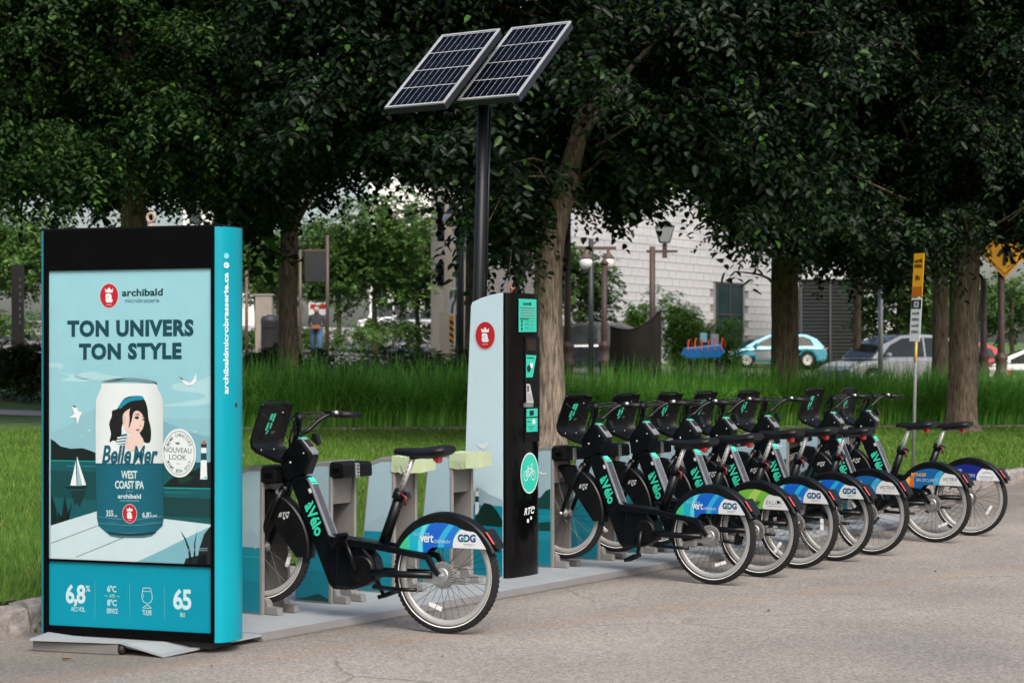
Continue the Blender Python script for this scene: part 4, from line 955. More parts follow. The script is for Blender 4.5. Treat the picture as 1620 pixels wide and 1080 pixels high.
M_tape = mat('pale_green_tape', (.36, .43, .27), .5, var=.1, scale=9, bump=.25, bscale=14)
DL = ['half hidden dock beside the advertising panel, holding the nearest bicycle', 'empty uncovered dock behind the nearest bicycle frame', 'empty dock with green tape behind the nearest saddle', 'empty dock with green tape right beside the pay kiosk',
      'dock just right of the kiosk, first of the long bicycle run', 'dock of the second bicycle right of the kiosk', 'dock of the third bicycle right of the kiosk', 'dock of the fourth bicycle right of the kiosk', 'dock of the fifth bicycle right of the kiosk',
      'empty pale dock in the gap left of the last two bicycles', 'dock of the second last bicycle', 'dock of the last bicycle in the row', 'empty dock at the far end of the row, beyond the last bicycle']
protos = {}
for i, (a, lb) in enumerate(zip(DOCK_A, DL)):
    art = [0, 5, 0, 0, 1, 2, 3, 1, 2, 1, 3, 1, 1][i]
    if art in protos: d_ = copy_tree(protos[art]); d_['label'] = lb
    else: d_ = make_dock(lb, art); protos[art] = d_
    place_row(d_, a, 0.0)
    if i in (2, 3):
        mb = MB(); xs_ = np.linspace(-.016, .122, 8)
        ring_ = lambda x, j: [Vector((x, .006+j*.006, .79+j*.012)), Vector((x, .008, .84)), Vector((x, .004, .894+j*.006)), Vector((x, -.13, .902+j*.006)), Vector((x, -.292, .892)), Vector((x, -.298, .80-j*.01)), Vector((x, -.13, .785+j*.008)), Vector((x, .006+j*.006, .79+j*.012))]
        g = [ring_(x, random.uniform(-1, 1)) for x in xs_]; mb.sheet(g, smooth=False); mb.add(g[-1][:-1], [tuple(range(7))]); mb.add(g[0][:-1], [tuple(range(7))[::-1]])
        mb.build('tape_cover', M_tape, d_)

# ================================================================ pay kiosk
KA, KV = 2.4648, .0855
kio = empty('pay_kiosk', rowpt(KA, KV, .048)); kio.rotation_euler = (0, 0, math.atan2(V.y, V.x)); tag(kio, 'tall pale blue and black pay kiosk with a red crown emblem', 'kiosk')
KH = 1.995; KW = .42
M_kpanel = mat('pale_panel', s2l(170, 192, 200), .4, var=.03, spec=.3)
left = [(0, KH), (-.10, KH-.012), (-.19, KH-.035), (-.262, KH-.062), (-.275, KH-.09), (-.30, 1.4), (-.325, .8), (-.345, .3), (-.352, 0), (0, 0)]
for y0, nm in ((-.012, 'side_panel'), (-KW, 'side_panel')):
    mb = MB(); mb.prism(left, y0, y0+.012, .003); ks = mb.build(nm, M_kpanel, kio)
    if y0 == -.012: kside = ks
mb = MB(); mb.prism([(x if x == 0 else x+.006, min(z, KH-.004)) for x, z in left], -KW+.0125, -.0125); mb.build('core', M_greyflange, kio)
# black front, gently rounded
fp = [(0, 0), (.012, 0), (.03, -.012), (.042, -.05), (.05, -.13), (.052, -.21), (.05, -.29), (.042, -.37), (.03, -.408), (.012, -KW), (0, -KW)]
g = [[Vector((x, y, z)) for x, y in fp] for z in (.0, .11, .112, .9, KH-.02, KH)]
for r_ in g[2]: r_.x += .0
mb = MB().sheet(g, flip=True); mb.add([g[-1][k] for k in range(11)], [tuple(range(11))[::-1]]); kf = mb.build('front_cover', M_blackgloss, kio)
# recessed terminal column (right of the middle), info sheet, stickers
def kprint(): 
    p = Print((.053, 0, 0), (0, -1, 0), (0, 0, 1), base=.0015, step=.0006); p.n = Vector((1, 0, 0)); return p
TQ = s2l(52, 205, 180); TXTC = s2l(8, 70, 66)
# front x in local y: px 798 -> y 0, px 850 -> y -.42 ; heights from the photograph
def kz(py): return (914-py)/226.
p = kprint()
p.poly([(.115, kz(525)), (.345, kz(524)), (.345, kz(472)), (.115, kz(472))], TQ, 0, raw=True)
p.smudge((.17, kz(482)), (.285, kz(482)), .022, TXTC, 1, 4)
for k in range(9):
    z = kz(486.5+k*2); p.line([(.135, z), (.325, z)], .005 if k else .009, s2l(120, 190, 178) if k % 2 else s2l(70, 130, 124), 1)
for k in range(3):
    z = kz(508+k*6); p.disc((.155, z), .012, TXTC, 1, raw=True, n=10); p.line([(.19, z+.008), (.25, z+.008)], .004, TXTC, 1); p.line([(.19, z-.004), (.30, z-.004)], .003, s2l(80, 150, 140), 1); p.line([(.27, z+.006), (.32, z+.006)], .003, TXTC, 1)
p.line([(.13, kz(504)), (.24, kz(504))], .006, TXTC, 1)
p.build('info_sheet', PRINT, kio)
mb = MB(); mb.box((.0555, -.285, (kz(532)+kz(700))/2), (.006, .19, kz(532)-kz(700))); trm = mb.build('terminal_recess', M_blackmat, kio)
mb = MB(); mb.box((.06, -.27, kz(545)), (.006, .12, .085)); mb.build('display', mat('screen', (.02, .014, .01), .1, var=.3), trm)
p = kprint(); p.O = Vector((.0595, 0, 0))
p.poly([(.20, kz(597)), (.285, kz(597)), (.335, kz(562)), (.20, kz(561))], TQ, 0, raw=True); p.disc((.235, kz(583)), .026, s2l(20, 40, 40), 1, raw=True, n=14); p.disc((.27, kz(578)), .02, WH, 1, raw=True, n=12); p.smudge((.21, kz(567)), (.31, kz(567)), .010, TXTC, 1, 5)
p.poly([(.205, kz(637)), (.30, kz(638)), (.25, kz(608)), (.205, kz(607))], s2l(200, 200, 200), 0, raw=True); p.poly([(.215, kz(620)), (.235, kz(620)), (.235, kz(610)), (.215, kz(610))], s2l(20, 20, 22), 1, raw=True)
for k in range(5): p.line([(.215, kz(624+k*2.4)), (.262+k*.006, kz(624+k*2.4))], .004, s2l(110, 110, 112), 1)
p.poly([(.205, kz(660)), (.35, kz(660)), (.35, kz(647)), (.205, kz(647))], TQ, 0, raw=True); p.poly([(.245, kz(658)), (.30, kz(658)), (.30, kz(650)), (.245, kz(650))], s2l(10, 20, 20), 1, raw=True)
p.poly([(.205, kz(684)), (.35, kz(684)), (.35, kz(662)), (.205, kz(662))], TQ, 0, raw=True); p.disc((.30, kz(668)), .02, WH, 1, raw=True, n=12); p.line([(.215, kz(668)), (.265, kz(668))], .006, TXTC, 1); p.line([(.23, kz(676)), (.30, kz(676))], .006, TXTC, 1); p.line([(.24, kz(680)), (.29, kz(680))], .004, TXTC, 1)
p.build('stickers', PRINT, trm)
mb = MB(); mb.box((.062, -.23, kz(641)), (.016, .10, .03)); mb.build('card_slot', M_steel, trm)
# round bicycle sign and operator mark
p = kprint(); c = (.255, kz(750)); r_ = .145
for rr, cc, ly in ((1, WH, 0), (.93, TQ, 1)): p.disc(c, r_*.8*rr, cc, ly, ry=r_*rr, raw=True, n=36)
X = lambda a, b_: (c[0]+a*r_*.8, c[1]+b_*r_)
for dx in (-.42, .40): 
    cc = X(dx, -.12); 
    for i in range(24):
        a0, a1 = 2*math.pi*i/24, 2*math.pi*(i+1)/24
        p.poly([(cc[0]+q*.8*math.cos(t), cc[1]+q*math.sin(t)) for q, t in ((.030, a0), (.036, a0), (.036, a1), (.030, a1))], WH, 2, raw=True)
for a, b_ in (((-.42, -.12), (-.2, .25)), ((-.2, .25), (.25, .2)), ((.25, .2), (.0, -.15)), ((0, -.15), (-.2, .25)), ((-.42, -.12), (0, -.15)), ((.4, -.12), (.2, .42)), ((.2, .42), (.36, .44)), ((-.24, .33), (-.1, .33))):
    p.line([X(*a), X(*b_)], .0075, WH, 2)
p.build('bicycle_sign', PRINT, kio)
p = kprint(); p.text('RTC', (.185, kz(817)), (.325, kz(815)), None, WH, 0, .03, .35)
for a, z, r_ in ((.29, kz(806), .012), (.275, kz(822), .013), (.235, kz(826), .015), (.315, kz(807), .009)): p.disc((a, z), r_, WH, 0, raw=True, n=14)
p.build('operator_mark', PRINT, kio)
# emblem, gull and landscape on the pale side
OK_ = rowpt(KA, KV, .048)
cvK = plane_conv(OK_, V, Vector((0, 0, 1)))
class KP(Print):
    def loc(s, q): 
        a, b_ = s.conv(*q); return (min(max(a, -.344+.05*max(0, b_-.1)/1.8), -.002), min(max(b_, .01), KH-.07))
p = KP((0, 0, 0), (1, 0, 0), (0, 0, 1), base=.0015, step=.0006, conv=cvK); p.n = Vector((0, 1, 0))
zw = kz(800)
p.poly([(-.335, .012), (-.004, .012), (-.004, zw), (-.318, zw)], TEALW, 1, raw=True); p.poly([(-.335, .012), (-.004, .012), (-.004, kz(832)), (-.324, kz(832))], s2l(8, 125, 146), 2, raw=True)
p.poly([(-.004, kz(833)), (-.004, kz(823)), (-.05, kz(808)), (-.10, kz(798)), (-.16, kz(796)), (-.20, kz(808)), (-.24, kz(822)), (-.24, kz(832))], s2l(10, 42, 36), 3, raw=True)
p.poly([(-.236, kz(815)), (-.232, kz(778)), (-.206, kz(778)), (-.202, kz(815))], WH, 3, raw=True); p.poly([(-.236, kz(795)), (-.234, kz(786)), (-.204, kz(786)), (-.203, kz(795))], s2l(20, 70, 90), 4, raw=True); p.poly([(-.23, kz(778)), (-.219, kz(770)), (-.208, kz(778))], s2l(190, 120, 100), 4, raw=True)
p.poly([(-.004, zw+.001), (-.004, kz(790)), (-.12, kz(782)), (-.2, kz(772)), (-.31, kz(788)), (-.318, zw+.001)], MTN, 1, raw=True)
p.build('landscape_print', PRINT, kside)
p.poly([(755, 699), (763, 703), (771, 699), (776, 697), (771, 706), (766, 711), (758, 707)], s2l(226, 232, 234), 3)
p.build('gull_print', PRINT, kside)
emblem(p, (768, 530.5), .088, 3, .42)
p.build('crown_emblem', PRINT, kside)
mb = MB(); mb.tube([(-.05, -.18, KH), (-.045, -.16, KH+.05), (-.02, -.15, KH+.03)], .006, 6); mb.tube([(-.05, -.18, KH), (-.06, -.2, KH+.035)], .005, 6); mb.build('cable_tie', mat('orange_plastic', (.6, .12, .02), .4), kio)

YFLIP[0] = False
# ================================================================ solar mast
sm = empty('solar_mast', rowpt(2.72, -.16, .048)); sm.rotation_euler = (0, 0, math.atan2(V.y, V.x)); tag(sm, 'black mast with two tilted solar panels above the kiosk', 'solar mast')
M_pole = mat('black_pole', (.006, .007, .009), .4, .0, var=.15, spec=.25)
base_w = rowpt(2.72, -.16, .048)
inv = Matrix.Rotation(-math.atan2(V.y, V.x), 4, 'Z')
Dp = base_w.y
Ltop = inv @ (at(765.5, 128, Dp)-base_w); Lbot = inv @ (at(756.5, 500, Dp)-base_w)
mb = MB(); mb.tube([Vector((Lbot.x, Lbot.y, 0)), Lbot, Ltop], .042, 14); mb.tube([Vector((Lbot.x+.05, Lbot.y+.01, 1.7)), Vector((Ltop.x+.05, Ltop.y+.01, Ltop.z-.2))], .008, 6); mb.build('pole', M_pole, sm)
M_cell = mat('solar_cell', (.002, .003, .007), .25, var=.4, scale=5, spec=.03)
M_line = mat('silver_line', (.5, .52, .54), .4, .4, var=.05)
M_back = mat('panel_back', (.016, .019, .026), .45, .0, var=.1, spec=.25)
M_pframe = mat('panel_frame', (.40, .41, .42), .4, .3, var=.05)
# panel plane: local x is the row's cross direction, slope runs back along the row (local +y is towards the camera)
TL = R(41); PWd, PLn = .515, .93
def panel(cpix, nm_lab):
    c = inv @ (at(cpix[0], cpix[1], Dp-.03)-base_w)
    e1 = Vector((1, 0, 0)); e2 = Vector((0, math.cos(TL), math.sin(TL))); nn = e1.cross(e2); nn = -nn if nn.z < 0 else nn
    Mx = Matrix((e1, e2, nn)).transposed()
    fr = MB(); dep = .05
    fr.box(c-nn*(dep/2+.004), (PWd-.004, PLn-.004, dep), Mx); root = fr.build('panel_housing', M_back, sm)
    f2 = MB()
    for (a, b_, sx, sy) in ((0, PLn/2-.008, PWd, .016), (0, -PLn/2+.008, PWd, .016), (PWd/2-.008, 0, .016, PLn-.032), (-PWd/2+.008, 0, .016, PLn-.032)):
        f2.box(c+e1*a+e2*b_+nn*.002, (sx, sy, .012), Mx)
    f2.build('panel_frame', M_pframe, root)
    bs = MB(); bs.box(c, (PWd-.033, PLn-.033, .003), Mx); bs.build('grid_sheet', M_line, root)
    gw, gh = (PWd-.04), (PLn-.04); cme = None
    for i in range(9):
        for j in range(4):
            cw, ch = gw/9-.005, gh/4-.009
            if cme is None:
                cb = MB()
                for q in range(4): cb.box((0, (q-1.5)*ch/4, 0), (cw, ch/4-.0022, .002), None)
                cb.v = [tuple(Mx @ Vector(v_)) for v_ in cb.v]; cme = cb.mesh('cell', M_cell)
            o = link('cell', cme, root); o.location = c+e1*((i-4)*gw/9)+e2*((j-1.5)*gh/4)+nn*.0022
    return root
panel((701.0, 108.5), ''); panel((814.5, 96.5), '')
cc = Ltop
mb = MB(); mb.box(cc+Vector((0, .06, -.10)), (.62, .06, .05)); mb.box(cc+Vector((0, .02, -.13)), (.12, .12, .1)); mb.build('bracket', M_pole, sm)

# ================================================================ bicycles
M_tyre = mat('tyre_rubber', (.005, .005, .0055), .85, var=.3, scale=30, bump=.5, bscale=120)
M_rim = mat('rim_alloy', (.40, .40, .39), .4, .35, var=.08)
M_spoke = mat('spoke_steel', (.03, .03, .032), .35, .6)
M_reflstripe = mat('reflective_stripe', (.75, .75, .74), .4)
M_frame_b = mat('bike_frame_black', (.002, .0028, .004), .32, var=.35, scale=12, spec=.26)
M_fplastic = mat('fender_plastic', (.003, .0033, .004), .36, var=.35, scale=14, spec=.28)
M_saddle = mat('saddle_vinyl', (.0045, .0045, .005), .45, var=.25, bump=.15, bscale=200, spec=.32)
M_post = mat('seat_post', (.52, .52, .51), .35, .4, var=.08)
M_mint = mat('mint_print', s2l(62, 222, 180), .45, var=.04)
M_red = mat('red_lens', (.55, .015, .012), .2, var=.1, coat=.4)
M_whiteref = mat('white_reflector', (.70, .71, .70), .25, var=.05)
M_silver = mat('silver_strip', (.22, .23, .25), .35, .3, var=.1)
RC = Vector((0, 0, .34)); FC = Vector((1.255, 0, .445)); WR = .338
def rot_about(mb_pts, c, ang): pass
def wheel(c, rear, par):
    w_ = empty('rear_wheel' if rear else 'front_wheel', c); w_.parent = par
    mb = MB(); k = 10; R0 = WR-.026
    prof_ = [(R0+.026*math.cos(2*math.pi*i/12)*(1 if math.cos(2*math.pi*i/12) > 0 else .8), .0235*math.sin(2*math.pi*i/12)) for i in range(12)]
    mb.lathe(prof_, (0, 0, 0), 'y', 72, closed=True)
    for i in range(72):
        a = 2*math.pi*i/72
        for s in (-1, 1):
            a2 = a+s*.01
            mb.box((math.cos(a2)*(WR-.006), s*.0115, math.sin(a2)*(WR-.006)), (.009, .010, .017), Matrix.Rotation(-a2, 3, 'Y'))
    ty = mb.build('tyre', M_tyre, w_)
    mb = MB()
    for s in (-1, 1): mb.lathe([(R0-.012, s*.0213), (R0-.007, s*.0234)] if s > 0 else [(R0-.007, s*.0234), (R0-.012, s*.0213)], (0, 0, 0), 'y', 72)
    mb.build('reflective_stripe', M_reflstripe, w_)
    mb = MB(); mb.lathe([(R0-.017, .0145), (R0-.020, .0165), (R0-.043, .0125), (R0-.050, .006), (R0-.050, -.006), (R0-.043, -.0125), (R0-.020, -.0165), (R0-.017, -.0145)], (0, 0, 0), 'y', 64, closed=True); mb.build('rim', M_rim, w_)
    mb = MB(); ns = 36
    for i in range(ns):
        a = 2*math.pi*i/ns; s = 1 if i % 2 else -1; off = (1 if (i//2) % 2 else -1)*.9
        hr = .032; ha = a+off
        mb.tube([(hr*math.cos(ha), s*.028, hr*math.sin(ha)), ((R0-.045)*math.cos(a), s*.004, (R0-.045)*math.sin(a))], .00135, 4, False)
    mb.build('spokes', M_spoke, w_)['kind'] = 'stuff'
    mb = MB(); mb.lathe([(.001, .055), (.012, .055), (.012, .036), (.036, .034), (.036, .026), (.02, .02), (.02, -.02), (.036, -.026), (.036, -.034), (.012, -.036), (.012, -.055), (.001, -.055)], (0, 0, 0), 'y', 20); hb = mb.build('hub', M_steel, w_)
    if rear:
        hb = empty('drum_brake', c); hb.parent = par
        mb = MB(); mb.lathe([(.001, .054), (.045, .054), (.076, .050), (.078, .040), (.04, .036)], (0, 0, 0), 'y', 28, smooth=False); mb.build('brake_drum', M_steel, hb)
        mb = MB(); mb.lathe([(.012, .063), (.040, .063), (.044, .060), (.046, .050)], (0, 0, 0), 'y', 28, smooth=False); mb.build('drum_cap', M_alu, hb)
        mb = MB()
        for i in range(30):
            a = 2*math.pi*i/30; mb.box((.062*math.cos(a), .0545, .062*math.sin(a)), (.030, .014, .006), Matrix.Rotation(-a, 3, 'Y'))
        mb.build('cooling_fins', M_alu, hb)['kind'] = 'stuff'
        mb = MB(); mb.lathe([(.0, .080), (.009, .080), (.009, .068), (.016, .068), (.016, .060)], (0, 0, 0), 'y', 8, smooth=False); mb.build('axle_nut', M_alu, hb)
        mb = MB(); mb.prism([(-.01, -.055), (.12, -.045), (.13, -.03), (.05, .005), (-.02, .0)], .052, .058, .0); mb.build('brake_arm', M_alu, hb)
    ang = -70 if rear else 200
    for a in (R(ang), R(ang+180)):
        mb = MB(); cA, sA = math.cos(a), math.sin(a); mb.box((.20*cA, 0, .20*sA), (.022, .012, .085), Matrix.Rotation(-a, 3, 'Y')); mb.build('spoke_reflector', M_whiteref, w_)
    return w_
def arcpts(c, r, a0, a1, n): return [(c[0]+r*math.cos(a0+(a1-a0)*i/n), c[1]+r*math.sin(a0+(a1-a0)*i/n)) for i in range(n+1)]
B1R = ground(706, 1001.5); BTH = R(26)
bf = Vector((-math.cos(BTH), math.sin(BTH), 0)); bl_ = Vector((-math.sin(BTH), -math.cos(BTH), 0))
def bconv(zx, ox, oy, yo):
    """photo pixel -> (x, z) in the side plane of the nearest bicycle"""
    O = B1R+bl_*yo
    def f(x, y):
        r_ = Vector(((ox+x/zx-CX)/FPX, 1, -(oy+y/zx-CY)/FPX)); E = Vector((0, 0, EYE)); k = (O-E).dot(bl_)/r_.dot(bl_); Pq = E+r_*k-B1R
        return (Pq.dot(bf), Pq.z)
    return f
cF = bconv(4.91, 600, 790, .052)
def side_print(conv, y): 
    p = Print((0, y, 0), (1, 0, 0), (0, 0, 1), base=.0012, step=.0006, conv=conv); p.n = Vector((0, 1, 0)); return p
DEC = [(158, 372), (175, 340), (200, 308), (230, 275), (265, 245), (300, 220), (335, 203), (380, 188), (430, 180), (475, 179), (515, 183), (560, 193), (600, 207), (640, 230), (680, 243), (730, 250), (752, 262), (780, 298), (806, 340), (832, 386), (720, 380), (600, 375), (440, 369), (415, 370), (395, 380), (378, 395), (365, 412), (270, 395)]
BADGE = [(575, 373), (573, 345), (580, 310), (596, 276), (622, 245), (640, 230), (680, 243), (730, 250), (752, 262), (780, 298), (806, 340), (832, 386), (720, 380)]
def fender_art(kind, par):
    p = side_print(cF, .052)
    if kind == 'gdg':
        p.poly(DEC, s2l(26, 178, 205), 0)
        p.poly([(158, 372), (175, 340), (200, 308), (232, 274), (236, 300), (240, 388), (200, 381)], s2l(62, 200, 150), 1)
        p.poly([(300, 398), (303, 330), (315, 270), (335, 203), (380, 188), (350, 260), (335, 330), (336, 406)], s2l(110, 212, 232), 1)
        p.poly([(345, 407), (342, 330), (352, 270), (380, 215), (405, 184), (475, 179), (540, 188), (500, 240), (465, 300), (455, 369), (415, 370), (395, 380), (378, 395), (365, 412)], s2l(18, 98, 205), 2)
        p.poly([(455, 369), (465, 300), (500, 240), (545, 190), (585, 202), (545, 250), (510, 310), (502, 371)], s2l(48, 176, 226), 3)
        p.poly([(502, 371), (510, 310), (545, 250), (585, 202), (622, 220), (590, 270), (572, 320), (572, 373)], s2l(24, 118, 210), 3)
    elif kind == 'green':
        p.poly(DEC, s2l(120, 190, 70), 0); p.poly([(158, 372), (200, 308), (265, 245), (335, 203), (330, 300), (340, 405), (270, 395)], s2l(60, 160, 90), 1)
        p.poly([(400, 380), (405, 300), (440, 230), (490, 180), (560, 193), (520, 250), (500, 310), (498, 371), (440, 369)], s2l(170, 214, 96), 2)
    elif kind == 'secure':
        p.poly(DEC, s2l(28, 104, 168), 0); p.poly([(158, 372), (200, 308), (240, 266), (250, 320), (252, 390), (200, 381)], s2l(240, 190, 70), 1)
        p.poly([(240, 388), (245, 320), (262, 247), (300, 220), (290, 300), (292, 398)], s2l(226, 110, 40), 2); p.poly([(500, 371), (508, 300), (545, 235), (585, 203), (622, 222), (590, 270), (572, 320), (572, 373)], s2l(60, 176, 214), 2)
    else:
        p.poly(DEC, s2l(28, 40, 128), 0); p.poly([(158, 372), (200, 308), (265, 245), (335, 203), (330, 300), (340, 405), (270, 395)], s2l(20, 90, 170), 1)
    p.poly(BADGE, s2l(226, 230, 232), 5)
    NAVY = s2l(16, 66, 120)
    if kind == 'gdg':
        p.text('ROULER', (270, 278), (397, 284), 26, s2l(170, 226, 236), 6, -.01, space=.95); p.text('vert', (318, 330), (424, 334), 62, s2l(225, 240, 244), 7, .02, space=.9); p.text('DEMAIN', (432, 335), (551, 340), 26, s2l(190, 228, 240), 6, 0)
        p.text('GDG', (612, 328), (752, 332), 62, NAVY, 6, .05); p.line([(655, 343), (742, 348)], .003, s2l(150, 156, 162), 6); p.line([(662, 354), (722, 358)], .003, s2l(150, 156, 162), 6)
        p.poly([(650, 300), (672, 290), (672, 318), (655, 322)], s2l(60, 190, 160), 8)
    elif kind == 'green':
        p.text('enir', (458, 331), (552, 338), 50, s2l(24, 56, 36), 6, .02, .2)
        p.text('ÉKLOR', (610, 328), (765, 332), 46, s2l(60, 64, 68), 6, -.005, space=1.25); p.line([(615, 346), (760, 350)], .003, s2l(150, 156, 162), 6); p.disc((728, 306), .012, s2l(40, 44, 48), 6, n=14)
    elif kind == 'secure':
        p.text('ROULER', (262, 262), (430, 270), 38, s2l(240, 196, 90), 6, .015); p.text('EN SÉCURITÉ', (318, 326), (560, 336), 42, s2l(190, 222, 236), 6, .0, .2)
        p.text('VICTRIX', (612, 322), (775, 326), 36, s2l(50, 54, 60), 6, .01, space=1.1); p.line([(650, 343), (742, 348)], .003, s2l(150, 156, 162), 6)
    else:
        p.text('ROULER', (262, 262), (420, 268), 36, s2l(150, 180, 220), 6, .015); p.text('LOIN', (450, 335), (560, 340), 46, s2l(170, 190, 226), 6, .01, .2)
        p.line([(640, 290), (690, 276), (740, 292)], .004, s2l(60, 64, 68), 6); p.smudge((610, 326), (775, 330), .010, s2l(150, 154, 158), 6, 9); p.smudge((625, 350), (760, 353), .008, s2l(160, 164, 168), 6, 7)
    return p.build('decal', PRINT, par)
def make_bike():
    b = empty('docked_bicycle'); P = lambda n_, m_, mb_, par=None: mb_.build(n_, m_, par or b)
    wheel(RC, True, b); wheel(FC, False, b)
    # rear fender: curved blade over the wheel with skirts on both sides
    outer = arcpts((0, .34), .362, R(157), R(22), 30)
    mb = MB(); yw = [(-.05, -.02), (-.046, -.004), (-.03, .006), (0, .010), (.03, .006), (.046, -.004), (.05, -.02)]
    g = []
    for i in range(31):
        a = R(157-135*i/30); bump_ = .010*math.exp(-((a-R(150))/.25)**2); g.append([Vector((math.cos(a)*(.352+q[1]+bump_), q[0], .34+math.sin(a)*(.352+q[1]+bump_))) for q in yw])
    mb.sheet(g)
    inn = [cF(*q) for q in [(832, 388), (720, 382), (600, 377), (440, 371), (415, 372), (395, 382), (378, 397), (365, 414), (270, 397), (155, 374)]]
    sk = arcpts((0, .34), .348, R(22), R(156), 26)+inn
    for y in (.046, -.050): mb.prism(sk, y, y+.004)
    rf = P('rear_fender', M_fplastic, mb)
    fender_art('gdg', rf)
    mb = MB(); mb.prism([cF(815, 236), cF(838, 232), cF(905, 340), cF(918, 386), cF(895, 386)], -.045, .049, .008); P('tail_block', M_fplastic, mb, rf)
    mb = MB(); mb.prism([cF(822, 250), cF(836, 252), cF(896, 346), cF(886, 350)], -.02, .055, .003); P('reflector_strip', mat('pink_red_lens', (.62, .08, .08), .25, coat=.4), mb, rf)
    # front fender with broad skirt behind the wheel
    mb = MB(); g = []
    for i in range(25):
        a = R(66+122*i/24); g.append([Vector((FC.x+math.cos(a)*(.350+q[1]), q[0], FC.z+math.sin(a)*(.350+q[1]))) for q in yw])
    mb.sheet(g, flip=True)
    sk = arcpts((FC.x, FC.z), .346, R(84), R(187), 22)+[(.985, .40), (1.0, .42), (1.09, .53), (1.16, .62), (1.22, .66)]
    for y in (.046, -.05): mb.prism(sk, y, y+.004)
    ff = P('front_fender', M_fplastic, mb)
    c4 = bconv(3.725, 380, 700, .052); p = side_print(c4, .0505); p.text('RTC', (224, 440), (292, 432), 28, s2l(205, 208, 210), 0, .03, .4)
    for q, r_ in (((284, 414), .006), ((276, 438), .007), ((258, 444), .008)): p.disc(q, r_, s2l(205, 208, 210), 0, n=10)
    p.build('operator_mark', PRINT, ff)
    # fork
    mb = MB()
    for s in (1, -1): mb.tube([(1.085, s*.035, .80), (1.13, s*.060, .72), (FC.x, s*.062, FC.z)], [.022, .021, .013], 10)
    mb.tube([(1.085, -.04, .80), (1.085, .04, .80)], .024, 10); mb.tube([(1.085, 0, .79), (1.04, 0, .93)], .028, 12); P('fork', M_frame_b, mb)
    for s in (1, -1): mb = MB(); mb.ball((FC.x, s*.07, FC.z), (.016, .014, .016), 10, 6); P('axle_cap', M_alu, mb)
    mb = MB(); mb.box((1.105, .062, .775), (.018, .006, .045), Matrix.Rotation(R(25), 3, 'Y')); P('fork_fitting', M_alu, mb)
    # main beam: wide flat tube from head to motor
    beam = [(1.035, .845), (.985, .885), (.925, .882), (.885, .845), (.752, .545), (.70, .525), (.60, .515), (.575, .44), (.60, .245), (.64, .222), (.735, .222), (.765, .25)]
    mb = MB(); mb.prism(beam, -.043, .043, .012); mbm = P('main_beam', M_frame_b, mb)
    mb = MB(); mb.prism([(.915, .868), (.885, .845), (.752, .545), (.715, .528), (.735, .525), (.765, .54), (.905, .855)], -.044, .0445, .003); sv = P('silver_strip', M_silver, mb, mbm)
    p = side_print(None, .0455); p.poly([(.885, .815), (.874, .79), (.892, .782), (.903, .807)], s2l(220, 222, 222), 0, raw=True); p.build('serial_label', PRINT, mbm)
    mb = MB(); mb.box((.9, 0, .852), (.05, .06, .012), Matrix.Rotation(R(-48), 3, 'Y')); P('top_badge', M_mint, mb, mbm)
    p = side_print(c4, .0435)
    cA = bconv(3.725, 380, 700, .0435)
    p.text('àVélo', (372, 375), (440, 560), None, s2l(62, 222, 180), 0, .035, up=(423, 333))
    p.build('brand_lettering', PRINT, mbm)
    # motor and battery case
    mb = MB(); mb.prism([(.72, .235), (.70, .50), (.60, .505), (.52, .485), (.455, .42), (.435, .35), (.455, .29), (.52, .25), (.60, .225)], -.058, .058, .018); mt = P('motor_case', M_frame_b, mb)
    mb = MB(); mb.lathe([(.001, .066), (.070, .066), (.078, .060), (.080, .05)], (.53, 0, .352), 'y', 30, smooth=False); P('chain_guard', M_fplastic, mb, mt)
    # stays
    mb = MB(); 
    for s in (1, -1):
        mb.prism([(.745, .535), (.745, .492), (.42, .468), (.10, .425), (.065, .37), (.03, .335), (.0, .33), (.0, .352), (.045, .40), (.075, .452), (.09, .458), (.42, .508)], s*.062-.013, s*.062+.013, .005)
    mb.prism([(.745, .535), (.745, .495), (.40, .465), (.40, .508)], -.05, .05, .004); P('upper_stay', M_frame_b, mb)
    for s in (1, -1): mb = MB(); mb.tube([(.46, s*.055, .333), (.30, s*.063, .335), (.06, s*.068, .338)], [.023, .021, .019], 12); P('lower_stay', M_frame_b, mb)
    mb = MB(); mb.tube([(.43, .085, .255), (.25, .088, .250), (.15, .088, .252)], [.013, .012, .012], 10); mb.tube([(.44, .04, .262), (.43, .085, .255)], .014, 8); P('kickstand', M_frame_b, mb)
    # seat tube, post, saddle
    mb = MB(); mb.tube([(.425, 0, .47), (.305, 0, .785)], [.034, .031], 14, squash=1.0); P('seat_tube', M_frame_b, mb)
    mb = MB(); mb.tube([(.318, 0, .765), (.298, 0, .812)], .040, 14); mb.box((.262, .0, .785), (.03, .05, .035), Matrix.Rotation(R(20), 3, 'Y')); cl2 = P('seat_clamp', M_frame_b, mb)
    mb = MB(); mb.tube([(.285, .03, .80), (.245, .035, .775), (.25, .035, .73)], .009, 8); P('clamp_lever', mat('dull_red', (.12, .008, .01), .35), mb, cl2)
    mb = MB(); mb.tube([(.31, 0, .79), (.212, 0, 1.02)], .0165, 14); sp_ = P('seat_post', M_post, mb)
    p = Print((.292, .0172, .83), Vector((-.39, 0, .92)).normalized(), Vector((-.92, 0, -.39)).normalized(), base=.0006); p.n = Vector((0, 1, 0))
    for k in range(6): p.line([(.008+k*.03, -.006), (.008+k*.03, .004)], .004, (.02, .02, .02), 0); p.text(str(k+2), (.014+k*.03, -.004), (.014+k*.03, .004), None, (.03, .03, .03), 0, .02, up=(.022+k*.03, -.004))
    p.build('height_scale', PRINT, sp_)
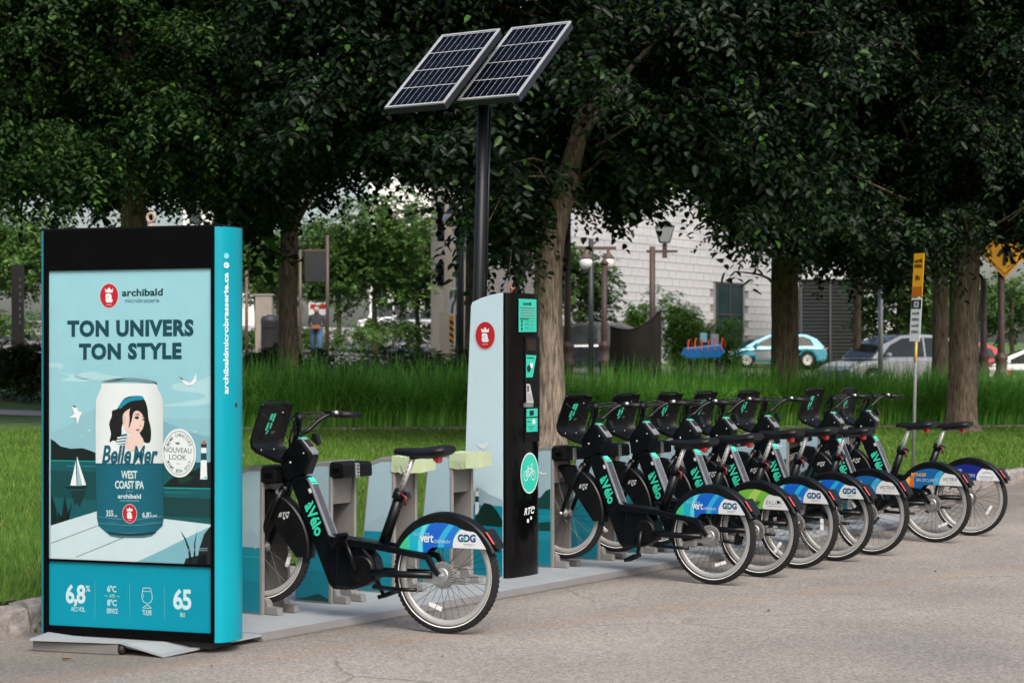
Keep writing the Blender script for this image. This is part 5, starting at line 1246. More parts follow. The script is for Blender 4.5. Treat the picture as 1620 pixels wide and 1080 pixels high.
    mb = MB(); st_ = [(.335, .022, 1.052, .020), (.32, .030, 1.060, .026), (.26, .040, 1.062, .032), (.19, .055, 1.062, .038), (.12, .085, 1.068, .044), (.06, .108, 1.076, .046), (.02, .112, 1.082, .044), (-.01, .10, 1.082, .038), (-.025, .075, 1.078, .028)]
    rows = []
    for x, hw, zt_, th in st_:
        th *= 1.6; rows.append([Vector((x, hw*math.cos(a), zt_-th*.45+(th*.55 if math.sin(a) > 0 else th*.5)*math.sin(a)*(1-.25*math.exp(-(math.cos(a)/.3)**2) if math.sin(a) > 0 else 1))) for a in np.linspace(0, 2*math.pi, 21)])
    mb.sheet(rows, flip=False); mb.add(rows[0][:-1], [tuple(range(20))[::-1]]); mb.add(rows[-1][:-1], [tuple(range(20))]); sd_ = P('saddle', M_saddle, mb)
    mb = MB()
    for s in (-1, 1): mb.tube([(.28, s*.015, 1.04), (.2, s*.02, 1.018), (.06, s*.035, 1.03)], .005, 6)
    mb.box((.205, 0, 1.012), (.05, .05, .025)); P('saddle_rails', M_spoke, mb, sd_)
    mb = MB(); mb.prism([(.075, 1.0), (.05, 1.035), (.032, 1.035), (.035, .985), (.05, .978)], -.022, .03, .004); P('tail_lamp', M_red, mb, sd_)
    # head block with console
    mb = MB(); mb.prism([(1.10, .985), (1.06, 1.04), (.995, 1.10), (.955, 1.10), (.882, 1.02), (.885, .985), (.922, .895), (.965, .885), (1.03, .855), (1.085, .865)], -.05, .05, .014); hd_ = P('head_block', M_frame_b, mb)
    mb = MB(); mb.prism([(.99, 1.094), (.985, 1.106), (.955, 1.106), (.878, 1.026), (.878, 1.012), (.888, 1.018), (.955, 1.093)], -.036, .036, .004); cs = P('console', M_silver, mb, hd_)
    mb = MB(); mb.box((.925, 0, 1.078), (.055, .04, .006), Matrix.Rotation(R(-46), 3, 'Y')); P('console_slot', M_dark, mb, hd_); mb = MB(); mb.box((.968, 0, 1.108), (.03, .055, .006), Matrix.Rotation(R(-8), 3, 'Y')); P('console_light', M_mint, mb, hd_)
    mb = MB(); mb.ball((1.024, .052, .962), .009, 10, 6); P('bolt', M_alu, mb, hd_); mb = MB(); mb.ball((.93, .055, 1.02), .006, 8, 5); P('bolt', M_alu, mb, hd_)
    mb = MB(); mb.prism([(.945, 1.10), (.93, 1.135), (.905, 1.13), (.885, 1.075), (.90, 1.06)], -.085, -.045, .004); P('side_lamp', M_fplastic, mb, hd_)
    # handlebar
    mb = MB(); mb.tube([(1.03, 0, 1.05), (.985, 0, 1.14)], .022, 12)
    for s in (1, -1): mb.tube(spline([(.985, s*.0, 1.135), (.965, s*.05, 1.15), (.925, s*.10, 1.205), (.885, s*.15, 1.240), (.845, s*.22, 1.245), (.775, s*.34, 1.238)], 4), .0145, 10)
    hb_ = P('handlebar', M_frame_b, mb)
    for s in (1, -1):
        mb = MB(); mb.tube([(.842, s*.225, 1.245), (.775, s*.345, 1.238)], [.020, .0185], 12); P('grip', M_saddle, mb, hb_)
        mb = MB(); mb.tube([(.885, s*.165, 1.245), (.92, s*.19, 1.243), (.90, s*.25, 1.23), (.86, s*.32, 1.225)], [.008, .008, .006, .006], 6); mb.box((.885, s*.165, 1.25), (.05, .035, .03)); P('brake_lever', M_fplastic, mb, hb_)
    mb = MB(); mb.ball((.855, -.195, 1.255), (.018, .018, .015), 10, 6); P('bell', M_alu, mb, hb_)
    for k, (s, h_, fx) in enumerate(((1, 1.19, 1.02), (-1, 1.215, 1.01), (1, 1.225, .99), (-1, 1.20, .985), (-1, 1.235, 1.0))):
        mb = MB(); mb.tube(spline([(.895, s*.16, 1.245), (.95, s*.11, h_+.025), (fx, s*.02, h_), (1.04, -s*.02, 1.13), (1.06, 0, 1.03)], 5), .0055, 6, False)
        P('cable', M_saddle, mb, hb_)
    # scoop-shaped front basket
    profb = [(1.135, 1.300, .165), (1.150, 1.285, .172), (1.172, 1.22, .178), (1.195, 1.15, .182), (1.215, 1.09, .18), (1.212, 1.05, .172), (1.185, 1.02, .155), (1.14, 1.00, .13), (1.09, .975, .105), (1.055, .965, .085)]
    mb = MB(); ys = np.linspace(-1, 1, 13); rows = []; rows2 = []
    for x, z, hw in profb:
        rows.append([Vector((x-.05*(abs(q)**4)+.006*math.cos(6*q), q*hw, z+.012*(abs(q)**4))) for q in ys]); rows2.append([Vector((x+.012-.05*(abs(q)**4)+.006*math.cos(6*q), q*hw*1.02, z-.010+.012*(abs(q)**4))) for q in ys])
    mb.sheet(rows); mb.sheet(rows2, flip=True)
    ed = [r_[0] for r_ in rows]; ed2 = [r_[0] for r_ in rows2]; mb.sheet([ed, ed2]); ed = [r_[-1] for r_ in rows]; ed2 = [r_[-1] for r_ in rows2]; mb.sheet([ed2, ed]); mb.sheet([rows[0], rows2[0]], flip=True); mb.sheet([rows[-1], rows2[-1]])
    BO = Vector((.032, .012, 0)); bk_ = P('basket', M_fplastic, mb); bk_.location = BO
    mb = MB(); mb.tube([(1.118, -.15, 1.30), (1.128, -.10, 1.315), (1.135, .10, 1.315), (1.118, .15, 1.30)], .010, 8); P('basket_rim', M_fplastic, mb, bk_)
    mb = MB(); mb.tube([(1.128, .14, 1.255), (1.115, .0, 1.18), (1.10, -.10, 1.11), (1.06, -.06, 1.06)], .0035, 6); mb.tube([(1.14, -.15, 1.23), (1.0, -.10, 1.16)], .003, 6); P('elastic_cord', M_saddle, mb, bk_)
    p = Print((1.150, 0, 1.18), (0, -1, 0), Vector((-.30, 0, .95)).normalized(), base=.001); p.n = Vector((-.95, 0, -.30)).normalized()
    for q in ([(-.035, .075), (-.01, .075), (-.02, .03), (-.045, .03)], [(-.005, .075), (.02, .075), (.0, -.02), (-.02, -.02), (-.01, .03)], [(-.05, .02), (-.025, .02), (-.035, -.03), (-.06, -.03)], [(-.03, -.028), (-.012, -.028), (-.03, -.055), (-.045, -.05)]): p.poly(q, s2l(62, 222, 180), 0, raw=True)
    p.line([(.015, -.04), (.055, -.04)], .004, s2l(150, 152, 154), 0); p.line([(.015, -.05), (.045, -.05)], .003, s2l(150, 152, 154), 0); p.build('basket_mark', PRINT, bk_)
    mb = MB()
    for y, z, x in ((.12, 1.25, 1.135), (-.11, 1.255, 1.14), (.09, 1.035, 1.165), (-.05, 1.035, 1.165)): mb = MB(); mb.ball((x, y, z), .0055, 8, 5); P('rivet', M_alu, mb, bk_)
    # cranks and pedals
    mb = MB(); mb.tube([(.545, .088, .352), (.618, .10, .520)], [.016, .011], 8); P('crank', M_frame_b, mb); mb = MB(); mb.tube([(.545, -.088, .352), (.475, -.10, .19)], [.016, .011], 8); P('crank', M_frame_b, mb)
    def pedal(c_, y, tilt):
        mb = MB(); Mx = Matrix.Rotation(tilt, 3, 'Y')
        for dx in (-.042, .042): mb.box(Vector(c_)+Mx @ Vector((dx, y, 0)), (.012, .09, .024), Mx)
        for dy in (-.04, 0, .04): mb.box(Vector(c_)+Mx @ Vector((0, y+dy, 0)), (.084, .012, .022), Mx)
        for dx in (-.05, .05): mb.box(Vector(c_)+Mx @ Vector((dx, y, 0)), (.006, .05, .012), Mx)
        return mb
    P('pedal', M_fplastic, pedal((.618, 0, .525), .16, R(55))); P('pedal', M_fplastic, pedal((.475, 0, .185), -.16, R(20)))
    return b
BL = ['nearest bicycle, docked alone left of the kiosk, blue rear fender', 'first bicycle right of the kiosk, its whole blue rear fender in view', 'bicycle with the green rear fender', 'third bicycle right of the kiosk, blue fender, next after the green one', 'fourth bicycle right of the kiosk, the last with a blue and cyan striped fender',
      'fifth bicycle right of the kiosk, dark blue fender mostly hidden, before the empty dock', 'second last bicycle, orange and blue rear fender in full view', 'last bicycle in the row, navy fender, rear wheel partly hidden']
BK = ['gdg', 'gdg', 'green', 'gdg', 'gdg', 'secure', 'secure', 'navy']
BP = [(706, 1001.5), (1128, 924), (1200, 912), (1262, 899), (1320, 887), (1378, 877.5), (1479, 857.5), (1535, 847)]
BD = [0, 4, 5, 6, 7, 8, 10, 11]
BS = [0, -.015, .0, .012, .01, -.012, .008, -.02]; 
proto = make_bike()
for i in range(8):
    b = proto if i == 0 else copy_tree(proto)
    tag(b, BL[i], 'bicycle', 'bicycles docked in the row')
    loc_ = ground(*BP[i]); b.location = (loc_.x, loc_.y, 0)
    if i == 0: fw = bf
    else: fw = (rowpt(DOCK_A[BD[i]]+.13, -.05)-loc_); fw.z = 0; fw = fw.normalized()
    b.rotation_euler = (R([0, .8, -.6, 1.2, -.9, .5, -1.1, .9][i]), 0, math.atan2(fw.y, fw.x))
    if BK[i] != 'gdg':
        rf = [c for c in b.children if c.name.startswith('rear_fender')][0]
        for c in list(rf.children):
            if c.name.startswith('decal'): bpy.data.objects.remove(c)
        fender_art(BK[i], rf)
    if i:     # saddles at different heights, cranks and wheels turned differently
        for c in b.children:
            nm_ = c.name.split('.')[0]
            if nm_ in ('saddle', 'seat_post'): c.location = Vector((-.39, 0, .92))*(BS[i]-.045)
            if nm_ in ('rear_wheel', 'front_wheel'): c.rotation_euler = (0, R(37*i), 0); 
            if nm_ in ('crank', 'pedal'):      # cranks turned about the bottom bracket
                q_ = Matrix.Rotation(R([0, 150, 40, 200, 95, 260, 170, 20][i]), 3, 'Y'); bb_ = Vector((.545, 0, .352))
                c.rotation_euler = q_.to_euler(); c.location = bb_-q_ @ bb_
# ================================================================ stone building behind
M_stone = mat('pale_stone', (.43, .43, .44), .8, var=.22, scale=.45, bump=.25, bscale=12)
M_joint = mat('stone_joint', (.20, .19, .185), .9, var=.1)
M_glass = mat('dark_window', (.012, .03, .034), .08, var=.3, scale=.5)
M_louvre = mat('louvre_grey', (.035, .037, .042), .5, var=.1)
BW0 = Vector((1.75, 76.5, 0)); BWd = U.copy(); BWn = V.copy()
bz = 1.0
bld = empty('stone_building', (BW0.x, BW0.y, bz)); bld.rotation_euler = (0, 0, math.atan2(BWd.y, BWd.x)); tag(bld, 'pale stone block building with a tall dark window behind the grass bed', 'building')
BLN = 26.; BH = 13.
mb = MB(); mb.box((BLN/2, 3, BH/2-.5), (BLN, 6, BH+1)); mb.build('wall_core', M_joint, bld)
# blocks laid in courses on the face (local -y)
CH, CW = .335, .62; me = None
mbm = MB(); mbm.box((0, 0, 0), (CW-.02, .06, CH-.02)); mbm_me = mbm.mesh('stone_block', M_stone)
mbh = MB(); mbh.box((0, 0, 0), (CW/2-.02, .06, CH-.02)); mbh_me = mbh.mesh('stone_half_block', M_stone)
WX0, WX1, WZ0, WZ1 = 13.0, 15.55, .3, 4.0      # tall window
def px_of(x, z): 
    q = BW0+BWd*x; return CX+FPX*q.x/q.y, CY-FPX*(bz+z-EYE)/q.y
rest = MB(); cnt = 0
for r_ in range(int(BH/CH)):
    z = r_*CH+CH/2; off = 0 if r_ % 2 else CW/2; x = off-CW/2
    while x < BLN-.1:
        xc = x+CW/2; x += CW
        if WZ0-.1 < z < WZ1+.1 and WX0-CW*.5 < xc < WX1+CW*.5: continue
        px, py = px_of(xc, z)
        if 895 < px < 1290 and 352 < py < 530 and not (1218 < px < 1268) and cnt < 300:
            o = link('stone_block', mbm_me, bld); o.location = (xc, -.03+random.uniform(-.006, .006), z); cnt += 1
        else: rest.box((xc, -.03, z), (CW-.02, .06, CH-.02))
o = rest.build('stonework', M_stone, bld); o['kind'] = 'stuff'
mb = MB(); mb.box(((WX0+WX1)/2, -.01, (WZ0+WZ1)/2), (WX1-WX0-.1, .04, WZ1-WZ0)); wn_ = mb.build('window', M_glass, bld)
mb = MB()
for x in (WX0+.06, (WX0+WX1)/2, WX1-.06): mb.box((x, -.05, (WZ0+WZ1)/2), (.09, .06, WZ1-WZ0))
for z in (WZ0+.04, WZ1-.04, 2.6): mb.box(((WX0+WX1)/2, -.051, z), (WX1-WX0, .05, .08))
mb.build('window_frame', M_louvre, wn_)
# louvred wing
Lw = at(1277, 500, 84); lw = empty('louvred_wing', (Lw.x, 84, 1.0)); tag(lw, 'dark grey louvred service door right of the stone building', 'building')
mb = MB(); mb.box((1.6, 1, 5.6), (3.6, 2, 3.2)); mb.box((3.1, 1, 1.6), (1.4, 2, 4.8)); mb.build('wall', M_stone, lw)
mb = MB(); mb.box((1.0, .3, 1.9), (2.6, .2, 4.2)); mb.build('door_back', M_dark, lw)
mb_ = MB(); mb_.box((0, 0, 0), (1.14, .05, .085), Matrix.Rotation(R(28), 3, 'X')); sl_me = mb_.mesh('slat', M_louvre)
for c_ in (.36, 1.62):
    for k in range(26): o = link('slat', sl_me, lw); o.location = (c_, .15, .0+.152*k)
mb = MB(); 
for x in (-.24, .99, 2.24): mb.box((x, .12, 1.95), (.09, .12, 3.95))
mb.build('door_frame', M_louvre, lw)
# far pale buildings glimpsed between leaves
def far_building(name, label, px0, px1, ytop, D, cols, rows_, m):
    a, b_ = at(px0, ytop, D), at(px1, ytop, D); zt_ = a.z; t = empty(name, (a.x, D, 2.)); tag(t, label, 'building')
    w_ = b_.x-a.x; h = zt_-2
    mb = MB(); mb.box((w_/2, 4, h/2-1), (w_, 8, h+2)); mb.build('wall', m, t)
    mb = MB(); mb.box((w_/2, 4, h+.12), (w_+.5, 8.5, .25)); mb.build('roof', M_stone, t)
    for i in range(cols):
        for j in range(rows_):
            mb = MB(); x = w_*(i+.5)/cols; z = h-1.6-j*3.2
            mb.box((x, -.02, z), (w_/cols*.5, .1, 1.7)); wo = mb.build('window', M_glass, t)
            mb = MB(); mb.box((x, -.06, z-.9), (w_/cols*.58, .14, .1)); mb.build('sill', M_white, wo)
    return t
M_bwhite = mat('white_render', (.66, .65, .64), .8, var=.06)
far_building('far_building', 'white building glimpsed above the bright street trees', 585, 760, 250, 170, 4, 3, M_bwhite)
far_building('far_building', 'pale building glimpsed just above the advertising panel', 290, 405, 262, 190, 3, 3, M_bwhite)
# ================================================================ street furniture
M_brown = mat('brown_post', (.10, .065, .055), .5, var=.12)
M_dgrey = mat('dark_grey_post', (.045, .045, .048), .5, .2, var=.15)
M_galv = mat('galvanised_post', (.36, .37, .38), .45, .6, var=.12, scale=15)
M_globe = mat('globe_glass', (.62, .57, .50), .3, var=.06)
M_wglobe = mat('white_globe', (.78, .78, .76), .3, var=.04)
M_beige = mat('beige_metal', (.27, .24, .205), .6, var=.1)
def post(name, label, px, D, ytop, r_, m, cat='lamp post', group=None, fluted=False):
    b = onterr(px, D); t = empty(name, b); tag(t, label, cat, group); h = at(px, ytop, D).z-b.z
    mb = MB(); mb.tube([(0, 0, -.05), (0, 0, h)], [r_, r_*.9], 14); mb.build('shaft', m, t)
    if fluted:
        mb = MB(); prof_ = [(r_*1.9, -.05), (r_*1.9, .25), (r_*1.6, .28), (r_*1.6, .75), (r_*1.95, .80), (r_*1.95, .9), (r_*1.5, .95), (r_*1.5, 1.15), (r_*1.8, 1.2), (r_*1.8, 1.28), (r_, 1.36)]
        mb.lathe([(a, b2) for a, b2 in prof_], (0, 0, 0), 'z', 14); mb.build('base', m, t)
    return t, h
t, h = post('globe_lamp', 'dark twin globe lamp post right of the big leaning trunk', 935, 60, 378, .085, M_dgrey, group='globe lamps')
k_ = 60/FPX
mb = MB(); mb.box((.18, 0, h-.28), (1.15, .09, .1)); mb.build('cross_arm', M_brown, t)
for dx in (-.15, .52):
    mb = MB(); mb.ball((dx, -.02, h-.72), .2, 18, 12); g_ = mb.build('globe', M_wglobe, t)
    mb = MB(); mb.lathe([(.2, 0), (.12, .1), (.05, .18), (.05, .26)], (dx, -.02, h-.58), 'z', 14); mb.build('cap', M_brown, g_)
t, h = post('globe_lamp', 'dark post with two cream globes beside the solar mast', 728, 53, 330, .11, M_dgrey, group='globe lamps')
for dx in (-.235, .20):
    mb = MB(); mb.ball((dx, -.05, h-.28), .225, 18, 12); g_ = mb.build('globe', M_globe, t)
    mb = MB(); mb.lathe([(.2, 0), (.13, .08), (.06, .15), (.05, .3)], (dx, -.05, h-.14), 'z', 14); mb.build('cap', M_dgrey, g_)
mb = MB(); mb.box((0, 0, h+.1), (.6, .08, .08)); mb.build('cross_arm', M_dgrey, t)
mb = MB(); mb.box((.28, -.08, h-.98), (.34, .04, .8)); mb.build('banner', mat('pale_green_banner', (.42, .5, .44), .6), t)
t, h = post('lamp_post', 'brown fluted lamp post between the dark car and the hull planter', 956, 52, 418, .085, M_brown, fluted=True, group='brown fluted posts')
mb = MB(); mb.lathe([(.09, h-.02), (.13, h+.02), (.09, h+.06), (.02, h+.16)], (0, 0, 0), 'z', 12); mb.build('finial', M_brown, t)
t, h = post('lamp_post', 'brown post with a glass lantern in front of the stone wall', 1032, 58, 390, .095, M_brown, group=None)
mb = MB(); mb.box((.28, 0, h-.14), (.9, .07, .07)); mb.build('arm', M_brown, t)
mb = MB(); mb.box((.36, 0, h-.12), (.13, .13, .42)); lc = mb.build('lantern_stem', M_brown, t)
mb = MB(); vs = []
for z, q in ((h+.12, .14), (h+.58, .26)): vs += [Vector((.36+sx*q, sy*q, z)) for sx, sy in ((-1, -1), (1, -1), (1, 1), (-1, 1))]
mb.add(vs, [(0, 1, 5, 4), (1, 2, 6, 5), (2, 3, 7, 6), (3, 0, 4, 7)]); mb.build('lantern_glass', mat('lantern_glass', (.42, .46, .46), .1, var=.05), t)
mb = MB()
for i in range(4): mb.tube([vs[i], vs[i+4]], .014, 6); mb.tube([vs[i], vs[(i+1) % 4]], .014, 6); mb.tube([vs[4+i], vs[4+(i+1) % 4]], .018, 6)
mb.build('lantern_frame', M_dgrey, t)
mb = MB(); mb.add([*vs[4:], Vector((.36, 0, h+.78))], [(0, 1, 4), (1, 2, 4), (2, 3, 4), (3, 0, 4)]); mb.build('lantern_roof', M_dgrey, t)
for px, D, yt, lab in ((1556, 50, 440, 'brown fluted post left of the yellow diamond sign'), (898, 47, 330, 'brown post hugging the right side of the big trunk')):
    t, h = post('lamp_post', lab, px, D, yt, .085, M_brown, fluted=True, group='brown fluted posts')
t, h = post('warning_sign', 'yellow diamond warning sign on a brown fluted post behind leaves', 1584, 46, 405, .085, M_brown, 'road sign', fluted=True)
M_yel = mat('sign_yellow', s2l(240, 170, 20), .4, var=.04)
p = Print((0.05, -.12, h+.05), (1, 0, 0), (0, 0, 1), base=.02)
s_ = .56; mb = MB(); mb.prism([(-s_+.05, h+.05), (.05, h+.05-s_), (s_+.05, h+.05), (.05, h+.05+s_)], -.13, -.115, .003); sg = mb.build('sign_plate', M_yel, t)
p = Print((.05, -.13, h+.05), (1, 0, 0), (0, 0, 1), base=.002)
for q in (1, ):
    for a, b_ in (((-.48, 0), (0, -.48)), ((0, -.48), (.48, 0)), ((.48, 0), (0, .48)), ((0, .48), (-.48, 0))): p.line([a, b_], .025, (.01, .01, .01), 0)
p.poly([(-.06, -.28), (.02, -.28), (.06, -.02), (.16, -.26), (.24, -.24), (.12, .12), (.05, .16), (-.1, .1), (-.2, -.06), (-.12, -.08), (-.04, .02)], (.01, .01, .01), 0, raw=True); p.disc((.05, .26), .07, (.01, .01, .01), 0, raw=True)
p.build('sign_symbol', PRINT, sg)
t, h = post('street_pole', 'slim grey metal street pole left of the parking sign', 1393, 57, 405, .075, M_galv, 'pole')
# parking sign near the far end of the row
b = onterr(1444, 24.2); ps = empty('parking_sign', b); tag(ps, 'narrow yellow, orange and white parking sign on a leaning metal post', 'road sign')
lb = lambda px, py: at(px, py, 24.2)-b
mb = MB(); mb.tube([(0, 0, -.1), lb(1449, 545), lb(1457, 405)], .021, 10); mb.build('post', M_galv, ps)
def plate(y0, y1, m, nm, wd=.105, yaw=66):
    c0_, c1_ = lb(1457.5-(y0-405)*.055, y0), lb(1457.5-(y1-405)*.055, y1); ax = (c0_-c1_).normalized(); e1 = Vector((math.cos(R(yaw)), -math.sin(R(yaw)), 0)); e1 = (e1-ax*e1.dot(ax)).normalized(); nn = e1.cross(ax)
    c_ = (c0_+c1_)/2+nn*.03; h_ = (c0_-c1_).length; Mx = Matrix((e1, nn, ax)).transposed()
    mb = MB(); mb.box(c_, (wd*2, .004, h_), Mx); o = mb.build(nm, m, ps); return o, c_, e1, ax, nn, h_
o, c_, e1, ax, nn, h_ = plate(401, 470, mat('sign_orange_yellow', s2l(236, 168, 30), .4, var=.05), 'upper_plate')
p = Print(c_, e1, ax, base=.003); 
p.n = nn
p.poly([(-.1, -.26), (.1, -.26), (.1, -.14), (-.1, -.14)], s2l(220, 120, 20), 0, raw=True)
p.build('orange_field', PRINT, o); p.smudge((-.085, .15), (.085, .15), .05, s2l(110, 74, 16), 1, 4); p.smudge((-.085, .09), (.085, .09), .045, s2l(110, 74, 16), 1, 5); p.build('sign_lettering', PRINT, o); p.smudge((-.05, -.06), (.05, -.06), .06, s2l(110, 74, 16), 1, 2)
p.build('sign_lettering', PRINT, o)
o, c_, e1, ax, nn, h_ = plate(471.5, 540, M_white, 'lower_plate')
p = Print(c_, e1, ax, base=.003); p.n = nn
p.poly([(-.1, .13), (.1, .13), (.1, .24), (-.1, .24)], (.012, .012, .012), 0, raw=True); p.poly([(-.05, .15), (.05, .15), (.05, .22), (-.05, .22)], WH, 1, raw=True); p.poly([(-.03, .165), (.03, .165), (.03, .205), (-.03, .205)], s2l(150, 152, 156), 2, raw=True); p.build('parking_field', PRINT, o)
for k in range(4): p.smudge((-.075, .06-k*.075), (.075, .06-k*.075), .036, s2l(120, 124, 130), 1, 4+k % 2); p.build('sign_lettering', PRINT, o)
mb = MB(); mb.tube([lb(1449.2, 540)+Vector((0, -.03, 0)), lb(1447.5, 572)+Vector((0, -.03, 0))], .012, 6); mb.build('yellow_marker', M_yel, ps)
# left background: posts, cabinet, signs, traffic light
for px, D, yt, lab in ((518, 60, 372, 'brown post carrying a dark square sign'), (475, 66, 395, 'thin brown post right of the dark left trunk'), (390, 64, 428, 'thin brown post beside the advertising panel')):
    t, h = post('sign_post', lab, px, D, yt, .055, M_brown, 'post', 'thin brown posts across the street')
    if px == 518:
        mb = MB(); mb.box((-.36, -.07, h-.95), (.62, .05, .9)); bs_ = mb.build('dark_sign', mat('charcoal_sign', (.02, .021, .024), .5), t); mb = MB(); mb.box((-.36, -.04, h-.46), (.7, .04, .05)); mb.build('sign_arm', M_brown, t)
b = onterr(418, 62); cb = empty('utility_cabinet', b); tag(cb, 'beige utility cabinet left of the dark tree trunk', 'cabinet')
zc = at(418, 468, 62).z-b.z
mb = MB(); mb.prism([(-.26, 0), (.26, 0), (.26, zc), (-.26, zc)], -.2, .2, .02); mb.build('body', M_beige, cb); mb = MB(); mb.box((0, 0, zc+.03), (.6, .46, .05)); mb.build('lid', M_beige, cb); mb = MB(); mb.box((.1, -.205, zc*.7), (.12, .012, .1)); mb.build('label_plate', M_white, cb)
b = onterr(427, 58); bn = empty('litter_bin', b); tag(bn, 'dark rounded litter bin at the foot of the left trunk', 'litter bin'); zc = at(427, 498, 58).z-b.z
mb = MB(); mb.lathe([(.001, 0), (.24, 0), (.26, .1), (.26, zc-.25), (.28, zc-.2), (.24, zc-.05), (.1, zc), (.001, zc)], (0, 0, 0), 'z', 18); mb.build('drum', M_dgrey, bn); mb = MB(); mb.box((0, -.25, zc-.32), (.3, .06, .1)); mb.build('slot', M_dark, bn)
b = onterr(503, 82); bs = empty('bus_sign', b); tag(bs, 'blue and white board on posts behind the walking person', 'sign'); zc = at(503, 452, 82).z-b.z
for dx in (-.3, .3): mb = MB(); mb.tube([(dx, 0, 0), (dx, 0, zc)], .03, 8); mb.build('leg', M_galv, bs); mb = MB(); mb.box((0, -.05, zc-.3), (.78, .05, .55)); bb = mb.build('board', M_white, bs); mb = MB(); mb.box((0.05, -.0785, zc-.3), (.62, .005, .3)); mb.build('blue_field', mat('sign_blue', s2l(30, 100, 160), .4), bb)
mb = MB(); mb.box((0, -.05, zc-.95), (.74, .05, .5)); mb.build('lower_board', M_white, bs)
for dx in (-.2, .2): mb = MB(); mb.box((dx, -.08, zc-.85), (.22, .02, .2)); mb.build('red_patch', M_red, bs)
# tan pillar with keep-right sign and hazard marker; traffic light
b = onterr(706, 57); tp = empty('concrete_pillar', b); tag(tp, 'tan concrete pillar left of the kiosk behind the grass', 'pillar'); zc = at(706, 300, 57).z-b.z
mb = MB(); mb.prism([(-.2, 0), (.2, 0), (.2, zc*.36), (-.2, zc*.36)], -.2, .2, .015); mb.prism([(-.06, zc*.36), (.2, zc*.36), (.17, zc), (-.04, zc)], -.16, .16, .01); mb.build('shaft', M_beige, tp)
b = onterr(720, 54.5); ks_ = empty('keep_right_sign', b); tag(ks_, 'white keep right arrow sign with striped hazard marker on a dark post', 'road sign')
q = lambda px, py: at(px, py, 54.5)-b
mb = MB(); mb.tube([(0.1, .05, 0), q(727, 330)+Vector((0, .05, 0))], .1, 12); mb.build('post', M_dgrey, ks_)
def board(x0, x1, y0, y1, m, nm):
    a, c_ = q(x0, y1), q(x1, y0); mb = MB(); mb.box(((a.x+c_.x)/2, -.1, (a.z+c_.z)/2), (c_.x-a.x, .03, c_.z-a.z)); return mb.build(nm, m, ks_)
wb = board(709.5, 725.5, 455, 498, M_white, 'arrow_plate')
cvS = lambda px, py: (q(px, py).x, q(px, py).z)
p = Print((0, -.116, 0), (1, 0, 0), (0, 0, 1), base=.003, conv=cvS)
BK_ = (.01, .01, .012)
p.line([(715, 496), (716, 484), (720.5, 474), (721, 464)], .05, BK_, 0); p.poly([(717.5, 466), (721, 457), (724, 466)], BK_, 0); p.poly([(712, 470), (714.6, 470), (714.4, 461), (712, 461)], BK_, 0); p.poly([(711.3, 470), (715, 470), (713.4, 474)], BK_, 0)
p.build('arrow', PRINT, wb)
hb2 = board(711, 718, 500, 540, M_yel, 'hazard_marker')
p = Print((0, -.116, 0), (1, 0, 0), (0, 0, 1), base=.003, conv=cvS)
for k in range(4): p.poly([(711, 505+k*10), (718, 510+k*10), (718, 515+k*10), (711, 510+k*10)], BK_, 0)
p.build('stripes', PRINT, hb2)
b = onterr(698, 60); tl = empty('traffic_light', b); tag(tl, 'black traffic light with hooded lamps left of the cream globes', 'traffic light')
q2 = lambda px, py: at(px, py, 60)-b
mb = MB(); mb.tube([(.25, .1, 0), q2(711, 300)+Vector((0, .1, 0))], .06, 10); mb.build('pole', M_dgrey, tl)
for (ya, yb) in ((325, 382), (415, 452)):
    a, c_ = q2(692, yb), q2(707, ya); mb = MB(); mb.box(((a.x+c_.x)/2, 0, (a.z+c_.z)/2), (c_.x-a.x, .22, c_.z-a.z)); hs = mb.build('signal_head', M_blackmat, tl)
    n_ = 3 if yb-ya > 50 else 2
    for k in range(n_):
        z = c_.z-(k+.5)*(c_.z-a.z)/n_; mb = MB(); mb.lathe([(.12, 0), (.12, .3)], (0, 0, 0), 'y', 14, arc=(R(-20), R(200)))
        o = mb.build('hood', M_blackmat, hs); o.location = (a.x+.06, -.42, z); o.rotation_euler = (0, 0, R(-25))
        mb = MB(); mb.ball((a.x+.12, -.1, z), (.09, .04, .09), 12, 6); mb.build('lens', mat('dark_lens', (.02, .012, .01), .15), hs)
b = onterr(28, 49); dp = empty('dark_pillar', b); tag(dp, 'tall dark pillar with pale marks left of the advertising panel', 'pillar'); zc = at(28, 420, 49).z-b.z
mb = MB(); mb.prism([(-.13, -.05), (.14, -.05), (.13, zc), (-.12, zc)], -.12, .12, .015); pb = mb.build('shaft', mat('pillar_brown_grey', (.055, .048, .047), .6, var=.2), dp)
for k in range(7): mb = MB(); mb.box((.09, -.125, zc-.35-k*.17-.05*random.random()), (.05, .012, .07+.05*random.random())); mb.build('pale_mark', M_beige, dp)
# ================================================================ hull-shaped planter
b = onterr(1005, 50); hp = empty('hull_planter', b); tag(hp, 'rusty dark planter shaped like a boat hull behind the grass', 'planter')
M_rust = mat('dark_rust', (.016, .012, .010), .75, var=.45, scale=5, bump=.4, bscale=20)
rows = []
for i in range(13):
    t_ = i/12; x = -.62+1.27*t_; sh = 1.75+.42*t_**2-.14*math.sin(math.pi*t_); wd = .42*math.sin(math.pi*min(1, .18+t_*.9))**.8+.02
    rows.append([Vector((x-.12*(1-k/8) if i == 0 else x, -wd*math.sin(math.pi/2*(k/8))*1., sh*(k/8)**1.3)) for k in range(8, -1, -1)]+[Vector((x, wd*math.sin(math.pi/2*(k/8)), sh*(k/8)**1.3)) for k in range(1, 9)])
mb = MB().sheet(rows); mb.add(rows[0], [tuple(range(17))]); mb.add(rows[-1], [tuple(range(17))[::-1]]); mb.build('hull', M_rust, hp)
mb = MB(); 
for i in range(12): mb.tube([rows[i][0], rows[i+1][0]], .02, 6); mb.tube([rows[i][-1], rows[i+1][-1]], .02, 6)
